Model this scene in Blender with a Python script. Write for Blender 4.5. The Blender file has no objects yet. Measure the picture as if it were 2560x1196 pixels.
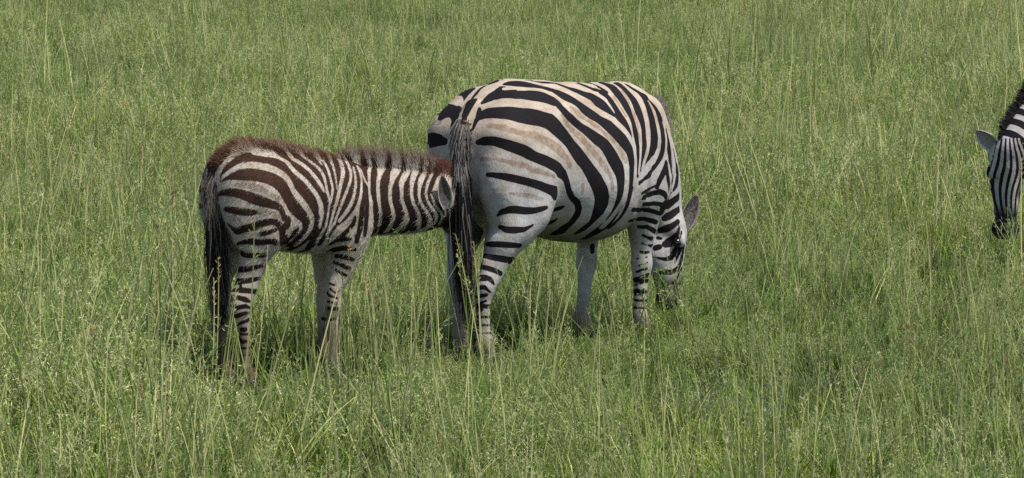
import bpy, math, random
import numpy as np
from mathutils import Vector, Matrix

# ------------------------------------------------------------------ camera, sky, sun
scene = bpy.context.scene
COL = scene.collection
cam_data = bpy.data.cameras.new("camera")
cam = bpy.data.objects.new("camera", cam_data)
COL.objects.link(cam)
cam.location = (0.0, 0.0, 2.5)
cam.rotation_euler = (math.radians(90 - 5.648), 0, 0)
cam_data.sensor_fit = 'HORIZONTAL'
cam_data.angle_x = 2 * math.atan(1280 / 10800.0)
cam_data.clip_start = 0.5
cam_data.clip_end = 2000
scene.camera = cam

SUN_EL, SUN_AZ = math.radians(62), math.radians(118)   # azimuth clockwise from +Y (away from the camera)
world = bpy.data.worlds.new("World")
scene.world = world
world.use_nodes = True
wn = world.node_tree.nodes
wl = world.node_tree.links
sky = wn.new('ShaderNodeTexSky')
sky.sky_type = 'NISHITA'
sky.sun_disc = False
sky.sun_elevation = SUN_EL
sky.sun_rotation = SUN_AZ
wl.new(sky.outputs[0], wn['Background'].inputs[0])
wn['Background'].inputs[1].default_value = 0.108
sun_data = bpy.data.lights.new("sun", 'SUN')
sun_data.energy = 4.6
sun_data.angle = math.radians(0.6)
sun_data.color = (1.0, 0.97, 0.92)
sun = bpy.data.objects.new("sun", sun_data)
COL.objects.link(sun)
sd_ = Vector((math.sin(SUN_AZ) * math.cos(SUN_EL), math.cos(SUN_AZ) * math.cos(SUN_EL), math.sin(SUN_EL)))
sun.rotation_euler = sd_.to_track_quat('Z', 'Y').to_euler()
scene.view_settings.view_transform = 'Standard'
scene.view_settings.look = 'None'
scene.view_settings.exposure = 0.33
scene.view_settings.gamma = 1.0
scene.cycles.max_bounces = 6
scene.cycles.use_denoising = False
scene.cycles.transparent_max_bounces = 4

# ------------------------------------------------------------------ helpers
def new_mesh(name, verts, faces, mat=None, smooth=True, parent=None):
    me = bpy.data.meshes.new(name)
    verts = np.asarray(verts, dtype=np.float32).reshape(-1, 3)
    me.vertices.add(len(verts))
    me.vertices.foreach_set('co', verts.ravel())
    if isinstance(faces, np.ndarray):
        n, k = faces.shape
        me.loops.add(n * k)
        me.loops.foreach_set('vertex_index', faces.astype(np.int32).ravel())
        me.polygons.add(n)
        me.polygons.foreach_set('loop_start', np.arange(0, n * k, k, dtype=np.int32))
    else:
        flat = [i for f in faces for i in f]
        starts = np.cumsum([0] + [len(f) for f in faces[:-1]]).astype(np.int32)
        me.loops.add(len(flat))
        me.loops.foreach_set('vertex_index', flat)
        me.polygons.add(len(faces))
        me.polygons.foreach_set('loop_start', starts)
    me.polygons.foreach_set('use_smooth', [smooth] * len(me.polygons))
    me.update(calc_edges=True)
    me.validate()
    if mat:
        me.materials.append(mat)
    ob = bpy.data.objects.new(name, me)
    COL.objects.link(ob)
    if parent is not None:
        ob.parent = parent
    return ob

def fattr(me, name, vals):
    a = me.attributes.new(name, 'FLOAT', 'POINT')
    a.data.foreach_set('value', np.asarray(vals, dtype=np.float32).ravel())

def cattr(me, name, vals):
    a = me.attributes.new(name, 'FLOAT_COLOR', 'POINT')
    v = np.ones((len(vals), 4), dtype=np.float32)
    v[:, :3] = vals
    a.data.foreach_set('color', v.ravel())

def catmull(pts, n):
    p = np.asarray(pts, float)
    p = np.vstack([2 * p[0] - p[1], p, 2 * p[-1] - p[-2]])
    out = []
    for i in range(1, len(p) - 2):
        t = np.linspace(0, 1, n, endpoint=False)[:, None]
        a, b, c, d = p[i - 1], p[i], p[i + 1], p[i + 2]
        out.append(0.5 * (2 * b + (c - a) * t + (2 * a - 5 * b + 4 * c - d) * t ** 2 + (3 * b - a - 3 * c + d) * t ** 3))
    out.append(p[-2][None])
    return np.vstack(out)

def smooth01(a, b, x):
    t = np.clip((x - a) / (b - a), 0, 1)
    return t * t * (3 - 2 * t)

# ------------------------------------------------------------------ implicit bodies
class Field:
    """A signed-distance field on a grid, meshed with surface nets."""
    def __init__(self, lo, hi, h):
        self.lo = np.array(lo, float)
        self.h = h
        self.n = np.ceil((np.array(hi) - self.lo) / h).astype(int) + 1
        self.ax = [self.lo[i] + h * np.arange(self.n[i]) for i in range(3)]
        self.F = np.full(self.n, 1.0, dtype=np.float32)

    def sub(self, lo, hi):
        sl = []
        for i in range(3):
            a = max(0, int((lo[i] - self.lo[i]) / self.h))
            b = min(self.n[i], int((hi[i] - self.lo[i]) / self.h) + 2)
            sl.append(slice(a, max(a, b)))
        X = self.ax[0][sl[0]][:, None, None]
        Y = self.ax[1][sl[1]][None, :, None]
        Z = self.ax[2][sl[2]][None, None, :]
        return tuple(sl), X, Y, Z

    def merge(self, sl, d, k):
        a = self.F[sl]
        h = np.clip(0.5 + 0.5 * (a - d) / k, 0, 1)
        self.F[sl] = a * (1 - h) + d * h - k * h * (1 - h)

    def _cone(self, X, Y, Z, a, ra, b, rb, sy):
        ab = b - a
        ab2 = ab[0] ** 2 + (ab[1] * sy) ** 2 + ab[2] ** 2 + 1e-9
        t = np.clip(((X - a[0]) * ab[0] + (Y - a[1]) * ab[1] * sy * sy + (Z - a[2]) * ab[2]) / ab2, 0, 1)
        d = np.sqrt((X - a[0] - t * ab[0]) ** 2 + ((Y - a[1] - t * ab[1]) * sy) ** 2 + (Z - a[2] - t * ab[2]) ** 2)
        d = d - (ra + (rb - ra) * t)
        return d / (0.5 + 0.5 * sy) if sy > 1 else d

    def cone(self, a, ra, b, rb, k=0.03, sy=1.0):
        """Round cone from a to b; sy > 1 flattens it sideways."""
        self.chain([tuple(a) + (ra,), tuple(b) + (rb,)], k, sy)

    def chain(self, pts, k=0.03, sy=1.0, fine=8):
        """A limb: smooth curve through (x, y, z, radius), one solid, blended into the body with width k."""
        p = catmull(pts, fine) if len(pts) > 2 else np.array(pts, float)
        m = p[:, 3].max() + k + 0.03
        sl, X, Y, Z = self.sub(p[:, :3].min(0) - m, p[:, :3].max(0) + m)
        d = None
        for a, b in zip(p[:-1], p[1:]):
            e = self._cone(X, Y, Z, a[:3], a[3], b[:3], b[3], sy)
            d = e if d is None else np.minimum(d, e)
        self.merge(sl, d.astype(np.float32), k)

    def ell(self, c, r, M=None, k=0.03):
        c = np.array(c, float); r = np.array(r, float)
        m = r.max() + k + 0.02
        sl, X, Y, Z = self.sub(c - m, c + m)
        dx, dy, dz = X - c[0], Y - c[1], Z - c[2]
        if M is not None:
            p = [M[i][0] * dx + M[i][1] * dy + M[i][2] * dz for i in range(3)]
        else:
            p = [dx, dy, dz]
        k0 = np.sqrt(sum((p[i] / r[i]) ** 2 for i in range(3)))
        k1 = np.sqrt(sum((p[i] / r[i] ** 2) ** 2 for i in range(3))) + 1e-6
        d = k0 * (k0 - 1) / k1
        self.merge(sl, d.astype(np.float32), k)

    def loft(self, st, k=0.05, e=2.25):
        """Torso: stations (x, z top, z bottom, half width)."""
        s = np.array(st, float)
        xs = self.ax[0]
        par = np.arange(len(s))
        fine = catmull(s, 12)
        o = np.argsort(fine[:, 0])
        fine = fine[o]
        top = np.interp(xs, fine[:, 0], fine[:, 1])
        bot = np.interp(xs, fine[:, 0], fine[:, 2])
        hw = np.maximum(np.interp(xs, fine[:, 0], fine[:, 3]), 0.01)
        sl = (slice(None),) * 3
        X = xs[:, None, None]
        Y = self.ax[1][None, :, None]
        Z = self.ax[2][None, None, :]
        top = top[:, None, None]; bot = bot[:, None, None]; hw = hw[:, None, None]
        hh = (top - bot) / 2
        zc = (top + bot) / 2
        q = (Z - zc) / hh
        w = hw * (1 - 0.10 * np.clip(q, -1, 1))
        d = ((np.abs(Y) / w) ** e + np.abs(q) ** e) ** (1 / e)
        d = (d - 1) * np.minimum(hh, hw)
        out = np.maximum(s[0, 0] - X, X - s[-1, 0])
        d = np.maximum(d, out)
        self.merge(sl, d.astype(np.float32), k)

    def mesh(self):
        F, n = self.F, self.n
        ins = F < 0
        c = np.zeros(n - 1, dtype=np.int8)
        for i in (0, 1):
            for j in (0, 1):
                for k in (0, 1):
                    c += ins[i:n[0] - 1 + i, j:n[1] - 1 + j, k:n[2] - 1 + k]
        act = (c > 0) & (c < 8)
        idx = np.full(n - 1, -1, dtype=np.int64)
        I, J, K = np.nonzero(act)
        idx[I, J, K] = np.arange(len(I))
        acc = np.zeros((len(I), 3)); cnt = np.zeros(len(I))
        cor = [(0, 0, 0), (1, 0, 0), (0, 1, 0), (1, 1, 0), (0, 0, 1), (1, 0, 1), (0, 1, 1), (1, 1, 1)]
        for a, b in [(0, 1), (2, 3), (4, 5), (6, 7), (0, 2), (1, 3), (4, 6), (5, 7), (0, 4), (1, 5), (2, 6), (3, 7)]:
            A, B = np.array(cor[a]), np.array(cor[b])
            fa = F[I + A[0], J + A[1], K + A[2]]
            fb = F[I + B[0], J + B[1], K + B[2]]
            m = (fa < 0) != (fb < 0)
            t = np.where(m, fa / (fa - fb + 1e-12), 0)
            p = A[None] + (B - A)[None] * t[:, None]
            acc += p * m[:, None]; cnt += m
        V = self.lo + (np.stack([I, J, K], 1) + acc / cnt[:, None]) * self.h
        quads = []
        for axx in range(3):
            u, v = (axx + 1) % 3, (axx + 2) % 3
            s0 = [slice(None)] * 3; s1 = [slice(None)] * 3
            s0[axx] = slice(0, n[axx] - 1); s1[axx] = slice(1, n[axx])
            a = ins[tuple(s0)]; b = ins[tuple(s1)]
            for flip in (False, True):
                g = np.argwhere((a & ~b) if not flip else (~a & b))
                g = g[(g[:, u] > 0) & (g[:, v] > 0) & (g[:, u] < n[u] - 1) & (g[:, v] < n[v] - 1)]
                eu = np.zeros(3, int); eu[u] = 1
                ev = np.zeros(3, int); ev[v] = 1
                q = [g - eu - ev, g - ev, g, g - eu]
                q = np.stack([idx[x[:, 0], x[:, 1], x[:, 2]] for x in q], 1)
                if flip:
                    q = q[:, ::-1]
                quads.append(q)
        Q = np.vstack(quads)
        Q = Q[(Q >= 0).all(1)]
        return V, Q

def ortho(a, n):
    a = np.array(a, float); a /= np.linalg.norm(a)
    n = np.array(n, float); n = n - a * (n @ a); n /= np.linalg.norm(n)
    s = np.cross(a, n)          # s points to the animal's right when the face looks forward and the nose down
    return a, n, s

def add_head(fd, H):
    """Head grown along axis a (poll to nose) with face normal n; scale L."""
    a, n, s = ortho(H['axis'], H['face'])
    o = np.array(H['poll'], float); L = H['len']
    P = lambda A, N, S=0.0: o + (a * A + n * N + s * S) * L
    M = [a, n, s]
    wd = H.get('wide', 1.0)
    R = lambda p, q, r: np.array((p, q, r * wd)) * L
    fd.ell(P(.10, -.04), R(.20, .19, .185), M, .03)             # cranium
    fd.ell(P(.38, -.16), R(.27, .20, .15), M, .03)              # cheeks and jaw
    fd.cone(P(.20, .03), .135 * L, P(.72, -.05), .095 * L, .02) # nose bridge
    fd.ell(P(.62, -.13), R(.30, .13, .115), M, .03)
    fd.ell(P(.90, -.10), R(.125, .135, .13), M, .03)            # muzzle
    fd.ell(P(.95, -.19), R(.075, .07, .09), M, .02)             # chin and lower lip
    for sg in (-1, 1):
        fd.ell(P(.26, .035, sg * .155 * wd), R(.085, .05, .05), M, .02)   # brow over the eye
        fd.ell(P(.96, -.035, sg * .075), R(.05, .045, .045), M, .01) # nostril rims
    return P, M

# ------------------------------------------------------------------ animals: shape tables (x forward, y left, z up)
F10 = 10800.0
def at(u, D):
    return (u - 1280.0) / F10 * D

MARE = dict(
    yaw=50.0, u=1259, D=19.60,
    torso=[(-.315, 1.03, .93, .03), (-.295, 1.09, .82, .125), (-.25, 1.15, .76, .19), (-.15, 1.23, .70, .247),
           (0., 1.283, .65, .277), (.15, 1.285, .60, .30), (.3, 1.27, .545, .332), (.45, 1.255, .512, .352),
           (.6, 1.245, .515, .328), (.75, 1.24, .56, .268), (.87, 1.22, .62, .222), (.97, 1.15, .66, .19),
           (1.05, 1.05, .70, .14), (1.09, .95, .78, .05)],
    muscles=[((-.05, -.145, .98), (.23, .14, .25)), ((-.05, .14, .98), (.23, .13, .25)),
             ((.86, -.155, .92), (.14, .085, .26)), ((.86, .155, .92), (.14, .085, .26)),
             ((.15, -.215, 1.12), (.07, .05, .05)), ((.15, .215, 1.12), (.07, .05, .05)),
             ((-.07, -.235, .80), (.10, .06, .17)), ((-.07, .225, .80), (.10, .06, .17))],
    neck=[(.88, 0, 1.0, .21), (1.00, 0, .90, .19), (1.09, -.01, .75, .15), (1.14, -.02, .61, .115)],
    head=dict(poll=(1.165, -.06, .585), axis=(.015, -.075, -.85), face=(.88, -.55, -.1), len=.43),
    legs=[
        [(-.03, -.165, .95, .14), (-.065, -.185, .74, .125), (-.13, -.18, .65, .107), (-.19, -.16, .572, .086), (-.215, -.148, .51, .068), (-.25, -.14, .438, .055),
         (-.29, -.135, .38, .049), (-.298, -.13, .31, .035), (-.295, -.13, .19, .030), (-.29, -.13, .13, .041), (-.267, -.13, .06, .036)],
        [(-.02, .175, .95, .15), (-.01, .195, .72, .128), (-.05, .18, .63, .105), (-.12, .15, .53, .068), (-.175, .125, .44, .050),
         (-.19, .12, .39, .046), (-.185, .12, .32, .036), (-.175, .12, .18, .031), (-.17, .12, .13, .037), (-.147, .12, .06, .036)],
        [(.86, -.165, .95, .10), (.845, -.175, .76, .105), (.835, -.15, .60, .077), (.84, -.137, .46, .050), (.845, -.135, .385, .051),
         (.84, -.133, .31, .036), (.838, -.13, .19, .032), (.842, -.13, .13, .042), (.865, -.13, .06, .036)],
        [(.86, .165, .95, .11), (.84, .165, .74, .098), (.81, .15, .60, .072), (.775, .137, .46, .048), (.768, .135, .385, .051),
         (.755, .133, .31, .036), (.735, .13, .19, .031), (.733, .13, .13, .042), (.752, .13, .06, .036)]],
    butt=[[(-.16, -.145, 1.02, .135), (-.205, -.15, .86, .11), (-.19, -.16, .70, .085)],
          [(-.16, .145, 1.02, .135), (-.19, .15, .86, .11), (-.15, .16, .70, .085)]],
    tail=[(-.20, 0, 1.165, .05), (-.285, -.005, 1.085, .040), (-.355, -.045, .975, .026), (-.43, -.105, .86, .016)],
    bounds=((-.46, -.45, -.02), (1.42, .45, 1.36)))

FOAL = dict(
    yaw=37.0, u=628, D=18.70,
    torso=[(-.215, .96, .87, .03), (-.195, 1.0, .80, .09), (-.14, 1.035, .73, .145), (-.03, 1.058, .66, .172),
           (.1, 1.045, .605, .178), (.22, 1.022, .577, .186), (.34, .998, .572, .18), (.44, .98, .585, .155),
           (.52, .955, .605, .125), (.58, .91, .645, .09), (.615, .86, .72, .04)],
    muscles=[((-.02, -.095, .82), (.165, .09, .18)), ((-.02, .095, .82), (.165, .09, .18)),
             ((.46, -.085, .74), (.09, .06, .16)), ((.46, .085, .74), (.09, .06, .16))],
    neck=[(.47, 0, .79, .165), (.62, -.005, .785, .155), (.78, -.02, .775, .148), (.91, -.04, .775, .135), (1.0, -.05, .785, .11)],
    head=dict(poll=(1.0, -.055, .815), axis=(.74, .39, -.55), face=(.5, .2, .8), len=.38),
    legs=[
        [(-.02, -.11, .85, .11), (-.01, -.125, .72, .098), (-.055, -.11, .61, .069), (-.078, -.1, .52, .054), (-.105, -.1, .45, .049), (-.130, -.1, .385, .048),
         (-.128, -.1, .32, .039), (-.118, -.1, .25, .029), (-.108, -.1, .13, .025), (-.105, -.1, .10, .029), (-.088, -.1, .05, .029)],
        [(-.02, .10, .85, .11), (-.01, .115, .72, .098), (-.055, .10, .61, .069), (-.085, .09, .52, .050), (-.108, .085, .45, .043), (-.120, .08, .385, .042),
         (-.116, .08, .32, .036), (-.106, .08, .25, .026), (-.098, .08, .13, .023), (-.096, .08, .10, .028), (-.082, .08, .05, .029)],
        [(.46, -.105, .78, .085), (.45, -.11, .66, .075), (.43, -.1, .56, .059), (.405, -.09, .48, .048), (.37, -.09, .41, .034), (.364, -.09, .35, .034),
         (.358, -.09, .28, .027), (.358, -.09, .13, .023), (.362, -.09, .10, .028), (.378, -.09, .05, .028)],
        [(.46, .105, .78, .085), (.45, .11, .66, .072), (.435, .1, .56, .05), (.43, .09, .48, .040), (.428, .085, .41, .034), (.428, .085, .35, .034),
         (.43, .085, .28, .027), (.43, .085, .13, .023), (.434, .085, .10, .028), (.45, .085, .05, .028)]],
    butt=[[(-.10, -.09, .90, .085), (-.125, -.095, .79, .072), (-.10, -.10, .68, .06)],
          [(-.10, .09, .90, .085), (-.125, .09, .79, .072), (-.10, .095, .68, .06)]],
    tail=[(-.15, 0, .985, .036), (-.197, 0, .92, .030), (-.212, -.005, .84, .025), (-.214, -.01, .76, .020)],
    bounds=((-.30, -.26, -.02), (1.36, .27, 1.12)))

GRAZER = dict(
    yaw=211.0, u=2526, D=23.3, pollat=True,
    torso=MARE['torso'], muscles=MARE['muscles'], butt=MARE['butt'], tail=MARE['tail'],
    neck=[(.88, 0, .95, .19), (1.00, .02, .85, .17), (1.12, .03, .755, .14), (1.21, .03, .685, .11)],
    head=dict(poll=(1.235, .01, .69), axis=(.02, -.0, -.9), face=(.50, .86, .12), len=.49, wide=1.2),
    legs=[MARE['legs'][0], MARE['legs'][1],
        [(.86, -.165, .95, .11), (.88, -.16, .74, .098), (.90, -.13, .60, .072), (.92, -.115, .45, .049), (.925, -.11, .38, .046),
         (.925, -.11, .31, .036), (.93, -.11, .18, .031), (.935, -.11, .13, .037), (.955, -.11, .06, .036)],
        [(.86, .165, .95, .11), (.84, .165, .74, .098), (.81, .15, .60, .072), (.775, .137, .46, .048), (.768, .135, .385, .051),
         (.755, .133, .31, .036), (.735, .13, .19, .031), (.733, .13, .13, .042), (.752, .13, .06, .036)]],
    bounds=((-.46, -.45, -.02), (1.46, .45, 1.36)))

def body_mesh(S, h):
    fd = Field(S['bounds'][0], S['bounds'][1], h)
    big = S is not FOAL
    fd.loft(S['torso'])
    for c, r in S['muscles']:
        fd.ell(c, r, None, .06)
    fd.chain(S['neck'], .07 if big else .05, 1.35)
    add_head(fd, S['head'])
    for lg in S['legs']:
        fd.chain(lg, .036 if big else .030, 1.0)
    for b in S['butt']:
        fd.chain(b, .03)
    for lg in S['legs'][:2]:
        q = lg[5 if not big else 5]
        r = q[3]
        fd.chain([(q[0] - r * .55, q[1], q[2] + r * .9, r * .42), (q[0] - r * .75, q[1], q[2] + r * .1, r * .38), (q[0] - r * .30, q[1], q[2] - r * 1.6, r * .40)], .02)
    fd.chain(S['tail'], .012)
    V, Q = fd.mesh()
    # low relief of muscle and rib under the skin
    c = np.array([.4, 0, .8])
    d = V - c * np.array([1, 0, 1]); d[:, 0] *= .3
    d /= np.linalg.norm(d, axis=1, keepdims=True) + 1e-9
    x, y, z = V.T
    w = np.sin(x * 21 + 3 * np.sin(z * 9)) * np.sin(z * 17 + 2 * np.sin(x * 11)) + .6 * np.sin(x * 43 + z * 15) * np.sin(z * 31 - x * 12)
    rib = np.exp(-((x - .62) / .25) ** 2) * np.sin(x * 95 + z * 25) * .35 if big else 0
    V = V + d * ((w * .0028 + rib * .003) * smooth01(.45, .7, z))[:, None]
    return V, Q

def world_matrix(S):
    M = Matrix.Rotation(math.radians(S['yaw']), 4, 'Z')
    p = Vector((at(S['u'], S['D']), S['D'], 0))
    if S.get('pollat'):
        q = M @ Vector((S['head']['poll'][0], S['head']['poll'][1], 0))
        p = p - q
    M.translation = p
    return M
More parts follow.
